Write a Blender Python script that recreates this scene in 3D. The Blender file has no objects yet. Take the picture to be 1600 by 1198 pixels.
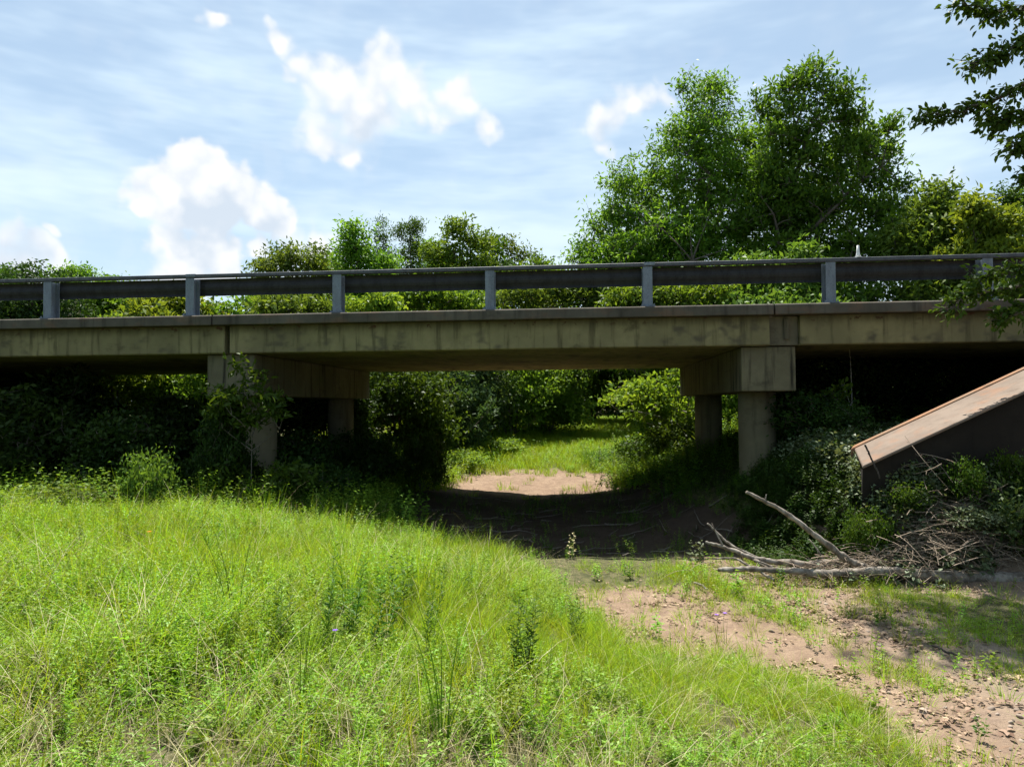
import bpy, math, random
import numpy as np
from mathutils import Vector, Matrix, Euler

scene = bpy.context.scene
COL = scene.collection
R = math.radians
CAM_H = 2.15
PITCH = 0.0292
FPX = 1100.0            # focal length in pixels of the 1600 px wide photograph

# ------------------------------------------------------------------ camera
cd = bpy.data.cameras.new('camera')
cd.sensor_width = 36.0
cd.lens = 36.0 * FPX / 1600.0
cd.clip_start = 0.05
cd.clip_end = 3000
cam = bpy.data.objects.new('camera', cd)
cam.location = (0, 0, CAM_H)
cam.rotation_euler = (math.pi / 2 + PITCH, 0, 0)
COL.objects.link(cam)
scene.camera = cam

# ------------------------------------------------------------------ exposure
scene.view_settings.view_transform = 'Standard'
scene.view_settings.look = 'None'
scene.view_settings.gamma = 1
scene.view_settings.exposure = 1.10
scene.render.engine = 'CYCLES'
scene.cycles.max_bounces = 5
scene.cycles.diffuse_bounces = 2
scene.cycles.glossy_bounces = 2
scene.cycles.transmission_bounces = 3
scene.cycles.caustics_reflective = False
scene.cycles.caustics_refractive = False
scene.cycles.adaptive_threshold = 0.02
scene.cycles.sample_clamp_indirect = 6.0

# ------------------------------------------------------------------ sun and sky
SUN_EL, SUN_AZ = R(67), R(-6)      # azimuth from +Y towards +X
sd = Vector((math.sin(SUN_AZ) * math.cos(SUN_EL), math.cos(SUN_AZ) * math.cos(SUN_EL), math.sin(SUN_EL)))
sl = bpy.data.lights.new('sun', 'SUN')
sl.energy = 5.0
sl.angle = R(0.53)
sl.color = (1.0, 0.95, 0.87)
so = bpy.data.objects.new('sun', sl)
so.rotation_euler = sd.to_track_quat('Z', 'Y').to_euler()
so.location = (0, 0, 60)
COL.objects.link(so)

world = bpy.data.worlds.new('World')
scene.world = world
world.use_nodes = True


class NT:
    """small helper to write node trees"""
    def __init__(self, tree):
        self.t = tree
        self.n = tree.nodes
        self.l = tree.links

    def put(self, sock, v):
        if isinstance(v, bpy.types.NodeSocket):
            self.l.new(v, sock)
        elif v is not None:
            try:
                sock.default_value = v
            except Exception:
                sock.default_value = (*v, 1.0)

    def node(self, typ, ins=None, **props):
        nd = self.n.new(typ)
        for k, v in props.items():
            setattr(nd, k, v)
        for k, v in (ins or {}).items():
            self.put(nd.inputs[k], v)
        return nd

    def m(self, op, a, b=None, c=None, clamp=False):
        nd = self.n.new('ShaderNodeMath')
        nd.operation = op
        nd.use_clamp = clamp
        for i, v in enumerate((a, b, c)):
            if v is not None:
                self.put(nd.inputs[i], v)
        return nd.outputs[0]

    def vm(self, op, a, b=None, scale=None):
        nd = self.n.new('ShaderNodeVectorMath')
        nd.operation = op
        self.put(nd.inputs[0], a)
        if b is not None:
            self.put(nd.inputs[1], b)
        if scale is not None:
            self.put(nd.inputs['Scale'], scale)
        return nd.outputs['Value'] if op in ('LENGTH', 'DISTANCE', 'DOT_PRODUCT') else nd.outputs[0]

    def ss(self, v, lo, hi, a=0.0, b=1.0):
        nd = self.n.new('ShaderNodeMapRange')
        nd.interpolation_type = 'SMOOTHSTEP'
        for i, x in enumerate((v, lo, hi, a, b)):
            self.put(nd.inputs[i], x)
        return nd.outputs[0]

    def mix(self, f, a, b, blend='MIX'):
        nd = self.n.new('ShaderNodeMix')
        nd.data_type = 'RGBA'
        nd.blend_type = blend
        self.put(nd.inputs[0], f)
        for s, v in ((nd.inputs[6], a), (nd.inputs[7], b)):
            self.put(s, v if isinstance(v, bpy.types.NodeSocket) else (*v, 1.0))
        return nd.outputs[2]

    def noise(self, vec, scale, detail=4, rough=0.55, out='Fac', **kw):
        nd = self.n.new('ShaderNodeTexNoise')
        for k, v in kw.items():
            nd.inputs[k].default_value = v
        self.put(nd.inputs['Vector'], vec)
        nd.inputs['Scale'].default_value = scale
        nd.inputs['Detail'].default_value = detail
        nd.inputs['Roughness'].default_value = rough
        return nd.outputs[out]

    def mapping(self, vec, scale=(1, 1, 1), loc=(0, 0, 0), rot=(0, 0, 0)):
        nd = self.n.new('ShaderNodeMapping')
        self.put(nd.inputs['Vector'], vec)
        nd.inputs['Scale'].default_value = scale
        nd.inputs['Location'].default_value = loc
        nd.inputs['Rotation'].default_value = rot
        return nd.outputs[0]


def px_dir(px, py):
    """world direction of a point of the photograph"""
    v = Vector(((px - 800) / FPX, 1.0, (599 - py) / FPX))
    c, s = math.cos(PITCH), math.sin(PITCH)
    return Vector((v.x, v.y * c - v.z * s, v.y * s + v.z * c)).normalized()


def build_world():
    w = NT(world.node_tree)
    world.node_tree.nodes.clear()
    tc = w.node('ShaderNodeTexCoord').outputs['Generated']
    sky = w.node('ShaderNodeTexSky', sky_type='NISHITA')
    sky.sun_disc = False
    sky.sun_elevation = SUN_EL
    sky.sun_rotation = SUN_AZ
    sky.air_density = 1.0
    sky.dust_density = 1.0
    sky.ozone_density = 1.5
    base = w.vm('SCALE', sky.outputs[0], scale=0.115)
    sep = w.node('ShaderNodeSeparateXYZ', {0: tc})
    z = sep.outputs[2]
    # thin high haze, streaky, thicker near the horizon
    st = w.mapping(tc, scale=(1.0, 2.2, 6.0), rot=(0.0, R(-9), R(12)))
    n1 = w.noise(st, 1.6, 4, 0.6)
    n2 = w.noise(w.mapping(tc, scale=(2.0, 2.0, 9.0), rot=(0, R(7), 0)), 3.2, 3, 0.62)
    streak = w.ss(w.m('ADD', w.m('MULTIPLY', n1, 0.65), w.m('MULTIPLY', n2, 0.35)), 0.38, 0.66)
    hz = w.ss(z, 0.42, -0.02, 0.0, 0.34)
    toward = w.ss(w.vm('DOT_PRODUCT', tc, tuple(sd)), -0.15, 0.45, 0.12, 1.0)  # haze held back away from the sun, so unseen sky lights the bridge less
    veil = w.m('ADD', w.m('MULTIPLY', streak, 0.5), w.m('ADD', hz, 0.42), clamp=True)
    veil = w.m('MULTIPLY', veil, toward)
    base = w.mix(1.0, base, (0.84, 1.02, 1.08), 'MULTIPLY')
    col = w.mix(veil, base, (0.77, 0.94, 1.08))
    # cumulus: puffs gathered round directions of the sky, broken up by fractal noise
    puffs = [  # px, py, radius px, strength
        (300, 262, 52, 1), (352, 300, 62, 1), (262, 300, 55, 1), (408, 318, 50, 1), (440, 345, 34, 1), (318, 330, 62, 1),
        (222, 318, 34, .9), (300, 385, 62, .8), (340, 400, 60, .75), (250, 375, 40, .5), (400, 385, 42, .45), (300, 432, 70, .6),
        (30, 398, 50, 1), (70, 405, 34, .9), (10, 420, 60, .9), (68, 357, 14, .6),
        (600, 120, 60, 1), (560, 165, 84, 1), (520, 150, 62, .85), (512, 205, 60, .75), (540, 235, 36, .6), (640, 150, 48, .9), (480, 110, 44, .5),
        (712, 160, 46, .95), (755, 185, 38, .7), (690, 180, 38, .6), (640, 178, 46, .6),
        (443, 62, 32, .7), (432, 35, 20, .7), (445, 115, 22, .55), (328, 30, 20, .72),
        (985, 165, 42, .75), (945, 190, 44, .75), (1020, 150, 30, .6), (955, 228, 26, .65), (910, 195, 26, .4),
        (520, 395, 46, .6), (460, 400, 50, .55), (1490, 42, 30, .45), (1470, 270, 40, .3), (673, 45, 14, .35),
    ]

    wob = w.vm('SCALE', w.vm('SUBTRACT', w.noise(tc, 13.0, 3, 0.58, 'Color'), (0.5, 0.5, 0.5)), scale=0.085)
    dd = w.vm('ADD', tc, wob)

    def gather(lst, soft):
        acc = None
        for (px, py, r, s) in lst:
            dist = w.vm('DISTANCE', dd, tuple(px_dir(px, py)))
            v = w.m('MAXIMUM', w.m('MULTIPLY_ADD', dist, -s / (r / FPX), s), 0.0)
            acc = v if acc is None else w.m('SMOOTH_MAX', acc, v, soft)
        return acc
    acc = gather(puffs, 0.12)
    fb = w.noise(tc, 24.0, 5, 0.64)

    def billow(v):
        nd = w.node('ShaderNodeTexVoronoi', {'Vector': v, 'Scale': 26.0, 'Detail': 1.0, 'Roughness': .55, 'Smoothness': .35}, feature='SMOOTH_F1')
        return nd.outputs['Distance']
    wv = w.vm('ADD', tc, w.vm('SCALE', wob, scale=.35))
    bl = billow(wv)
    den = w.m('ADD', acc, w.m('MULTIPLY_ADD', fb, 0.85, -0.42))
    den = w.m('ADD', den, w.m('MULTIPLY_ADD', bl, -0.62, 0.46))
    gate = w.ss(acc, 0.03, 0.36)
    crisp = w.ss(w.vm('DISTANCE', tc, tuple(px_dir(300, 320))), 0.24, 0.10)
    alpha = w.m('ADD', w.m('MULTIPLY', w.ss(den, -0.02, 0.34), crisp), w.m('MULTIPLY', w.ss(den, -0.08, 0.72), w.m('SUBTRACT', 1.0, crisp)))
    alpha = w.m('MULTIPLY', alpha, gate)
    # the flat undersides of the puffs are greyer than their sunlit tops
    under = gather([(335, 338, 60, 1), (410, 348, 42, .9), (270, 345, 40, .7), (575, 200, 50, .6), (300, 400, 50, .5), (960, 200, 30, .5), (30, 425, 50, .6)], 0.1)
    shade = w.ss(w.m('ADD', under, w.m('ADD', w.m('MULTIPLY_ADD', fb, .6, -.34), w.m('MULTIPLY_ADD', bl, .7, -.32))), 0.0, 0.85)
    ccol = w.mix(shade, (1.0, 1.01, 1.02), (0.68, 0.77, 0.88))
    col = w.mix(w.m('MULTIPLY', alpha, 0.97), col, ccol)
    bg = w.node('ShaderNodeBackground', {'Color': col, 'Strength': 0.49})
    out = w.node('ShaderNodeOutputWorld')
    w.l.new(bg.outputs[0], out.inputs[0])
    world.cycles.sampling_method = 'MANUAL'
    world.cycles.sample_map_resolution = 512


build_world()

# ------------------------------------------------------------------ helpers
rng = np.random.default_rng(7)
random.seed(7)


def tag(o, label=None, cat=None, group=None, kind=None):
    if label:
        o['label'] = label
    if cat:
        o['category'] = cat
    if group:
        o['group'] = group
    if kind:
        o['kind'] = kind
    return o


def empty(name, loc=(0, 0, 0), rz=0.0):
    o = bpy.data.objects.new(name, None)
    o.empty_display_size = 0.3
    o.location = loc
    o.rotation_euler = (0, 0, rz)
    COL.objects.link(o)
    return o


def link(name, me, mat, parent=None, coll=None):
    o = bpy.data.objects.new(name, me)
    (coll or COL).objects.link(o)
    if mat is not None:
        for mm in (mat if isinstance(mat, (list, tuple)) else [mat]):
            me.materials.append(mm)
    if parent is not None:
        o.parent = parent
    return o


def copy_tree(o, parent=None):
    c = o.copy()
    COL.objects.link(c)
    c.parent = parent
    for ch in list(o.children):
        copy_tree(ch, c)
    return c


def mesh_np(name, V, F, attrs=None, smooth=False):
    """mesh from arrays; F is (n,k) with one polygon size"""
    me = bpy.data.meshes.new(name)
    V = np.asarray(V, np.float32).reshape(-1, 3)
    F = np.asarray(F, np.int32)
    n, k = F.shape
    me.vertices.add(len(V))
    me.vertices.foreach_set('co', V.ravel())
    me.loops.add(n * k)
    me.loops.foreach_set('vertex_index', F.ravel())
    me.polygons.add(n)
    me.polygons.foreach_set('loop_start', np.arange(0, n * k, k, dtype=np.int32))
    if smooth:
        me.polygons.foreach_set('use_smooth', np.ones(n, bool))
    for nm, a in (attrs or {}).items():
        at = me.attributes.new(nm, 'FLOAT', 'POINT')
        at.data.foreach_set('value', np.asarray(a, np.float32).ravel())
    me.update(calc_edges=True)
    return me


class MB:
    """collects boxes, prisms and tubes for one mesh"""
    def __init__(self):
        self.v, self.f = [], []

    def add(self, V, F):
        b = len(self.v)
        self.v += [tuple(map(float, p)) for p in V]
        self.f += [tuple(int(i) + b for i in f) for f in F]
        return self

    def box(self, x0, x1, y0, y1, z0, z1):
        V = [(x0, y0, z0), (x1, y0, z0), (x1, y1, z0), (x0, y1, z0), (x0, y0, z1), (x1, y0, z1), (x1, y1, z1), (x0, y1, z1)]
        return self.add(V, [(3, 2, 1, 0), (4, 5, 6, 7), (0, 1, 5, 4), (1, 2, 6, 5), (2, 3, 7, 6), (3, 0, 4, 7)])

    def prism(self, prof, axis, a, b):
        """extrude a 2-D outline along axis from a to b"""
        n = len(prof)
        def P(p, t):
            return {'x': (t, p[0], p[1]), 'y': (p[0], t, p[1]), 'z': (p[0], p[1], t)}[axis]
        V = [P(p, a) for p in prof] + [P(p, b) for p in prof]
        F = [tuple(range(n))[::-1], tuple(range(n, 2 * n))]
        F += [(i, (i + 1) % n, n + (i + 1) % n, n + i) for i in range(n)]
        return self.add(V, F)

    def tube(self, pts, rad, sides=8, cap=True):
        V, F = tube_np(np.array(pts, float), np.array(rad, float), sides)
        m = len(pts)
        fl = [tuple(f) for f in F]
        if cap:
            fl += [tuple(range(sides))[::-1], tuple(range((m - 1) * sides, m * sides))]
        return self.add(V, fl)

    def mesh(self, name, smooth=False):
        me = bpy.data.meshes.new(name)
        me.from_pydata(self.v, [], self.f)
        if smooth:
            me.polygons.foreach_set('use_smooth', [True] * len(me.polygons))
        me.update()
        return me

    def build(self, name, mat, parent=None, bevel=0.0, smooth=False):
        o = link(name, self.mesh(name, smooth), mat, parent)
        import bmesh
        bm = bmesh.new()
        bm.from_mesh(o.data)
        bmesh.ops.recalc_face_normals(bm, faces=bm.faces)
        bm.to_mesh(o.data)
        bm.free()
        if bevel:
            md = o.modifiers.new('bevel', 'BEVEL')
            md.width = bevel
            md.segments = 2
            md.limit_method = 'ANGLE'
        return o


def tube_np(pts, rad, sides):
    d = np.gradient(pts, axis=0)
    d /= np.linalg.norm(d, axis=1, keepdims=True) + 1e-9
    ref = np.array([0, 0, 1.0]) if abs(d[0, 2]) < 0.9 else np.array([1.0, 0, 0])
    a = np.cross(d, ref)
    a /= np.linalg.norm(a, axis=1, keepdims=True) + 1e-9
    b = np.cross(d, a)
    th = np.arange(sides) * 2 * np.pi / sides
    V = pts[:, None] + (a[:, None] * np.cos(th)[None, :, None] + b[:, None] * np.sin(th)[None, :, None]) * np.asarray(rad)[:, None, None]
    m = len(pts)
    i = np.arange(m - 1)[:, None] * sides
    j = np.arange(sides)[None]
    k = (j + 1) % sides
    F = np.stack([i + j, i + k, i + sides + k, i + sides + j], -1).reshape(-1, 4)
    return V.reshape(-1, 3), F


class Tubes:
    def __init__(self):
        self.V, self.F, self.n = [], [], 0

    def add(self, pts, rad, sides=5):
        V, F = tube_np(np.asarray(pts, float), np.asarray(rad, float), sides)
        self.V.append(V)
        self.F.append(F + self.n)
        self.n += len(V)

    def mesh(self, name):
        return mesh_np(name, np.concatenate(self.V), np.concatenate(self.F), smooth=True)


# value noise for layout
_T = np.random.default_rng(3).random((256, 256))


def vnoise(x, y, s=1.0, seed=0):
    x = np.asarray(x, float) * s + seed * 17.3
    y = np.asarray(y, float) * s + seed * 9.1
    xi, yi = np.floor(x).astype(int), np.floor(y).astype(int)
    fx, fy = x - xi, y - yi
    fx, fy = fx * fx * (3 - 2 * fx), fy * fy * (3 - 2 * fy)
    g = lambda a, b: _T[a % 256, b % 256]
    return (g(xi, yi) * (1 - fx) + g(xi + 1, yi) * fx) * (1 - fy) + (g(xi, yi + 1) * (1 - fx) + g(xi + 1, yi + 1) * fx) * fy


def fbm(x, y, s=1.0, seed=0, o=4):
    t, a, n = 0, 1.0, 0
    for i in range(o):
        t = t + a * vnoise(x, y, s * 2 ** i, seed + i)
        n += a
        a *= 0.5
    return t / n


def sst(x, a, b):
    t = np.clip((np.asarray(x, float) - a) / (b - a), 0, 1)
    return t * t * (3 - 2 * t)


# ------------------------------------------------------------------ lie of the land
PY = np.array([-5, 3, 4.2, 5.2, 6.4, 8, 10.5, 14, 18, 24, 35, 60.])
PX = np.array([4.5, 4.2, 4.0, 3.9, 3.4, 2.6, 1.2, .5, .6, 1.6, 4.2, 9.])
PW = np.array([2, 1.9, 1.9, 1.9, 1.9, 1.8, 1.5, 1.7, 1.9, 1.9, 2.2, 3.])


def gz(x, y):
    x = np.asarray(x, float)
    y = np.asarray(y, float)
    c, w = np.interp(y, PY, PX), np.interp(y, PY, PW)
    dl, dr = c - w - x, x - c - w
    z = 0.40 * sst(dl, -0.2, 5.0) + 0.10 * sst(dl, 4, 12)
    right = np.interp(y, [0, 7.5, 8.3, 8.75, 9.2, 12, 20, 26, 40], [.05, .06, .10, .48, 1.15, 1.55, 1.2, .4, .4])
    st = np.interp(y, [8.2, 8.8, 10.4, 12.5], [-.3, .40, .40, -.3])
    z = z + right * sst((dr - st) / np.interp(y, [8, 9, 10.5, 13], [4.2, 1.25, 1.8, 4.5]), 0.0, 1.0)
    z = z + 1.15 * sst(y, 16.5, 40) + 0.6 * sst(y, 42, 90)
    z = z - 0.12 * sst(y, 9.5, 11) * (1 - sst(y, 17, 20)) * np.exp(-((x - c) / 1.6) ** 2)
    # road embankments beyond the ends of the bridge
    near = sst(y, 9.0, 12.0) * (1 - sst(y, 19, 24))
    z = z + near * (2.6 * sst(-x, 9.5, 14.5) + 1.9 * sst(x, 8.0, 13.0))
    z = z + 0.10 * (fbm(x, y, .55, 5) - .5) + 0.05 * (fbm(x, y, 2.2, 9) - .5)
    z = z + (0.16 * (fbm(x, y, 1.1, 14) - .5) + 0.10 * (fbm(x, y, 3.4, 15) - .5)) * sst(y, 9.0, 11) * (1 - sst(y, 16.5, 19))
    return z


def at(px, Y):
    return (px - 800) / FPX * Y


def zpx(py, Y):
    return CAM_H + (631 - py) / FPX * Y


XLy = np.array([0, 4.0, 5.15, 6.0, 6.35, 7.2, 7.9, 8.8, 9.6, 10.6])
XLx = np.array([2.6, 2.5, 2.3, 1.95, .9, .62, .45, .3, .0, -.5])


def bare(x, y, strip_on=1.0):
    """0 where plants cover the ground, 1 where the soil lies bare"""
    xl = np.interp(y, XLy, XLx) + 0.45 * (fbm(x, y, 1.3, 2) - .5)
    d = sst(x, xl - .12, xl + .22)
    strip = np.abs(x - np.interp(y, [4.8, 5.5, 8.2, 9], [3.35, 3.15, 2.45, 2.2])) + .30 * (fbm(x, y, 2.0, 4) - .5)
    d = d * (1 - 0.95 * strip_on * (1 - sst(strip, .04, .22)) * (1 - sst(y, 8.2, 9.0)) * sst(y, 5.0, 5.6))
    c, w = np.interp(y, PY, PX), np.interp(y, PY, PW)
    patch = sst(fbm(x, y, .9, 11), .54, .62)
    near = d * (1 - 0.8 * patch * sst(x, 3.6, 4.6))
    near = near * (1 - .75 * sst(y, 7.6, 8.8) * (1 - sst(x, 2.0, 2.8)))
    under = 1 - sst(np.abs(x - c) + .8 * (fbm(x, y, .8, 6) - .5), w + .7, w + 1.7)
    far = (1 - sst(np.abs(x - c + .3) + 1.6 * (fbm(x, y, .9, 8) - .5), w * .95, w * 1.6)) * (1 - sst(y, 20.0, 23.5))
    t1, t2 = sst(y, 9.8, 10.8), sst(y, 16.6, 17.6)
    return near * (1 - t1) + under * t1 * (1 - t2) + far * t2


# ------------------------------------------------------------------ materials
def new_mat(name):
    mt = bpy.data.materials.new(name)
    mt.use_nodes = True
    mt.node_tree.nodes.clear()
    return mt, NT(mt.node_tree)


def finish(w, bsdf):
    o = w.node('ShaderNodeOutputMaterial')
    w.l.new(bsdf, o.inputs[0])


def leaf_mat(name, dark, light, trans=0.45, var=1.0, rough=0.5, warm=1.25, spec=0.14):
    mt, w = new_mat(name)
    a = w.node('ShaderNodeAttribute', attribute_name='tint').outputs['Fac']
    oi = w.node('ShaderNodeObjectInfo').outputs['Random']
    col = w.mix(a, dark, light)
    hs = w.node('ShaderNodeHueSaturation', {'Color': col, 'Hue': w.m('MULTIPLY_ADD', oi, 0.03 * var, 0.5 - 0.015 * var),
                                            'Value': w.m('MULTIPLY_ADD', oi, 0.36 * var, 1 - 0.18 * var), 'Saturation': 1.0})
    c = hs.outputs[0]
    p = w.node('ShaderNodeBsdfPrincipled', {'Base Color': c, 'Roughness': rough, 'Specular IOR Level': spec})
    tcol = w.mix(1.0, c, (warm, 1.12, 0.55), 'MULTIPLY')
    t = w.node('ShaderNodeBsdfTranslucent', {'Color': tcol})
    mx = w.node('ShaderNodeMixShader', {0: trans})
    w.l.new(p.outputs[0], mx.inputs[1])
    w.l.new(t.outputs[0], mx.inputs[2])
    finish(w, mx.outputs[0])
    return mt


def bark_mat(name, a, b, scale=6.0, stretch=4.0):
    mt, w = new_mat(name)
    tc = w.node('ShaderNodeTexCoord').outputs['Object']
    n = w.noise(w.mapping(tc, scale=(stretch, stretch, 1)), scale, 6, 0.65)
    n2 = w.noise(tc, scale * .35, 4, .6)
    col = w.mix(w.ss(n, .35, .65), a, b)
    col = w.mix(w.ss(n2, .45, .75, 0, .6), col, tuple(x * .55 for x in a))
    bp = w.node('ShaderNodeBump', {'Height': n, 'Strength': .6, 'Distance': .02})
    p = w.node('ShaderNodeBsdfPrincipled', {'Base Color': col, 'Roughness': .9, 'Normal': bp.outputs[0]})
    finish(w, p.outputs[0])
    return mt


def concrete_mat(name, base, base2, stain, stain_amt=.5, streak=.5, spots=.0, top_dark=None, rust=0.0, spalls=0.0):
    mt, w = new_mat(name)
    tc = w.node('ShaderNodeTexCoord').outputs['Object']
    big = w.noise(tc, 0.9, 5, .6)
    mid = w.noise(tc, 5.0, 6, .62)
    fine = w.noise(tc, 60.0, 3, .6)
    col = w.mix(w.ss(big, .35, .65), base, base2)
    col = w.mix(w.ss(mid, .42, .72, 0, .45), col, tuple(x * .68 for x in base))
    st = w.noise(w.mapping(tc, scale=(3.2, 3.2, .28)), 2.4, 5, .6)
    col = w.mix(w.m('MULTIPLY', w.ss(st, .5, .72), streak), col, stain)
    blot = w.noise(w.mapping(tc, scale=(1, 1, 1.6), loc=(3, 1, 7)), 1.7, 5, .68)
    col = w.mix(w.m('MULTIPLY', w.ss(blot, .55, .75), stain_amt), col, stain)
    if spots:
        sp = w.noise(w.mapping(tc, scale=(1, .3, 1.5), loc=(1.7, 0, 2.2)), 3.1, 2.5, .55)
        gate = w.ss(w.noise(w.mapping(tc, loc=(8, 2, 1)), .55, 2, .5), .44, .54)
        col = w.mix(w.m('MULTIPLY', w.m('MULTIPLY', w.ss(sp, .48, .72), gate), spots), col, (.085, .075, .05))
    sep = w.node('ShaderNodeSeparateXYZ', {0: tc})
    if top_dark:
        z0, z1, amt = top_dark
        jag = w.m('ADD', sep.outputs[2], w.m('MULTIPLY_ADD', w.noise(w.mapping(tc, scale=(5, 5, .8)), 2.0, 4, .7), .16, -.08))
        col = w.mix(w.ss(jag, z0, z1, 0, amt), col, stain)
    if rust:
        rn = w.noise(w.mapping(tc, scale=(1.2, 1.2, 2.5), loc=(4, 4, 4)), 2.2, 4, .6)
        col = w.mix(w.ss(rn, .48, .7, 0, rust), col, (.30, .13, .055))
    if spalls:
        sn = w.noise(w.mapping(tc, scale=(1.0, .3, 1.3), loc=(11, 5, 3)), 7.0, 3, .6)
        zz = w.ss(sep.outputs[2], 3.44, 3.53)
        col = w.mix(w.m('MULTIPLY', w.m('MULTIPLY', w.ss(sn, .60, .66), zz), spalls), col, (.06, .03, .018))
    h = w.m('ADD', w.m('MULTIPLY', mid, .6), w.m('MULTIPLY', fine, .4))
    bp = w.node('ShaderNodeBump', {'Height': h, 'Strength': .35, 'Distance': .01})
    p = w.node('ShaderNodeBsdfPrincipled', {'Base Color': col, 'Roughness': .9, 'Normal': bp.outputs[0], 'Specular IOR Level': .2})
    finish(w, p.outputs[0])
    return mt


def steel_mat(name, base, dark, rough=.5, metal=.55):
    mt, w = new_mat(name)
    tc = w.node('ShaderNodeTexCoord').outputs['Object']
    v = w.node('ShaderNodeTexVoronoi', {'Vector': tc, 'Scale': 60.0}).outputs['Color']
    n = w.noise(w.mapping(tc, scale=(2, 2, .5)), 4.0, 5, .6)
    col = w.mix(w.ss(n, .4, .7), base, dark)
    col = w.mix(.25, col, w.node('ShaderNodeHueSaturation', {'Color': v, 'Saturation': 0.0, 'Value': base[0] * 1.6}).outputs[0])
    p = w.node('ShaderNodeBsdfPrincipled', {'Base Color': col, 'Roughness': rough, 'Metallic': metal, 'Specular IOR Level': .2})
    finish(w, p.outputs[0])
    return mt


def ground_mat():
    mt, w = new_mat('ground')
    tc = w.node('ShaderNodeTexCoord').outputs['Object']
    a = w.node('ShaderNodeAttribute', attribute_name='bare').outputs['Fac']
    n1 = w.noise(tc, 1.4, 6, .65)
    n2 = w.noise(tc, 9.0, 6, .7)
    n3 = w.noise(tc, 55.0, 4, .65)
    red = w.mix(w.ss(n1, .35, .65), (.215, .148, .100), (.275, .198, .135))
    red = w.mix(w.ss(n2, .42, .68, 0, .75), red, (.15, .10, .072))
    red = w.mix(w.ss(n3, .55, .75, 0, .55), red, (.36, .27, .20))
    red = w.mix(w.ss(n3, .45, .28, 0, .6), red, (.10, .07, .05))
    sep = w.node('ShaderNodeSeparateXYZ', {0: tc})
    grey = w.m('MULTIPLY', w.ss(sep.outputs[0], 2.6, 4.6), w.ss(sep.outputs[1], 9.0, 7.0))
    red = w.mix(w.m('MULTIPLY', grey, .6), red, w.mix(n2, (.17, .14, .115), (.25, .215, .175)))
    deck_shade = w.m('MULTIPLY', w.ss(sep.outputs[1], 9.6, 10.6), w.ss(sep.outputs[1], 18.0, 17.0))
    red = w.mix(w.m('MULTIPLY', deck_shade, .8), red, w.mix(n2, (.008, .0062, .0048), (.018, .014, .0105)))  # creek soil taken near black to stand for the shade under the deck
    soil = w.mix(w.ss(n2, .4, .6), (.050, .055, .022), (.11, .10, .05))
    soil = w.mix(w.ss(n3, .5, .7, 0, .5), soil, (.19, .16, .085))
    edge = w.m('ADD', a, w.m('MULTIPLY_ADD', n2, .7, -.35))
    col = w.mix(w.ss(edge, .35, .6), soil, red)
    h = w.m('ADD', w.m('MULTIPLY', n2, .6), w.m('MULTIPLY', n3, .35))
    bp = w.node('ShaderNodeBump', {'Height': h, 'Strength': .8, 'Distance': .05})
    p = w.node('ShaderNodeBsdfPrincipled', {'Base Color': col, 'Roughness': .95, 'Normal': bp.outputs[0], 'Specular IOR Level': .15})
    finish(w, p.outputs[0])
    return mt


M = {}
M['ground'] = ground_mat()
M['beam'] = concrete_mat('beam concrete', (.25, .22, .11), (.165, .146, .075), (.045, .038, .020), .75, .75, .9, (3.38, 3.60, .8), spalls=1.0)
M['beam_end'] = concrete_mat('stained diaphragm concrete', (.16, .14, .09), (.11, .10, .07), (.05, .045, .03), .6, .8)
M['slab'] = concrete_mat('weathered deck edge concrete', (.075, .067, .053), (.11, .10, .08), (.020, .018, .015), .75, .6, rust=.15)
M['cap'] = concrete_mat('pier concrete', (.165, .148, .09), (.115, .103, .063), (.025, .022, .016), .55, 1.0)
M['column'] = concrete_mat('column concrete', (.19, .165, .10), (.14, .12, .075), (.045, .038, .024), .5, .5)
M['paving'] = concrete_mat('slope paving concrete', (.21, .165, .13), (.155, .12, .095), (.07, .05, .035), .6, .2, rust=.30)
M['skirt'] = concrete_mat('shade darkened wall', (.017, .0135, .010), (.026, .021, .016), (.009, .007, .005), .6, .4)  # wall colour held near black to stand in for its shade
M['rust'] = concrete_mat('rust stained concrete', (.27, .145, .08), (.22, .15, .10), (.10, .065, .04), .8, .1, rust=.5)
M['asphalt'] = concrete_mat('asphalt', (.06, .06, .058), (.075, .073, .07), (.04, .04, .04), .4, 0)
M['post'] = steel_mat('galvanized post', (.17, .21, .26), (.11, .135, .17), .6, .15)
M['rail'] = steel_mat('dull galvanized rail', (.085, .095, .11), (.05, .056, .066), .6, .2)
M['wbeam'] = steel_mat('dark galvanized beam', (.036, .038, .040), (.018, .019, .020), .7, .0)  # darker than the posts and top rail
M['bark'] = bark_mat('bark', (.085, .068, .050), (.15, .125, .10))
M['pale_bark'] = bark_mat('pale bark', (.26, .235, .20), (.40, .37, .33), 7)
M['dead_wood'] = bark_mat('dead wood', (.10, .078, .058), (.30, .265, .22), 7, 1.6)
M['twig'] = bark_mat('dry twig', (.24, .18, .125), (.34, .27, .20), 9)
M['dark_wood'] = bark_mat('dark stick', (.035, .03, .025), (.06, .05, .04), 9)
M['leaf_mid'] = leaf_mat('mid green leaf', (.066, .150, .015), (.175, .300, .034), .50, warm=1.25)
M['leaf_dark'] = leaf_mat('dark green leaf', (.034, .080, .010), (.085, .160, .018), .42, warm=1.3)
M['leaf_shaded'] = leaf_mat('shade darkened green leaf', (.016, .040, .008), (.048, .088, .014), .36, warm=1.2)  # green leaf with the shade under the spans put into its colour
M['leaf_ash'] = leaf_mat('ash leaf', (.050, .140, .016), (.135, .280, .034), .50, warm=1.2)
M['leaf_bright'] = leaf_mat('yellow green leaf', (.110, .195, .020), (.200, .290, .034), .50, warm=1.35)
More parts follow.
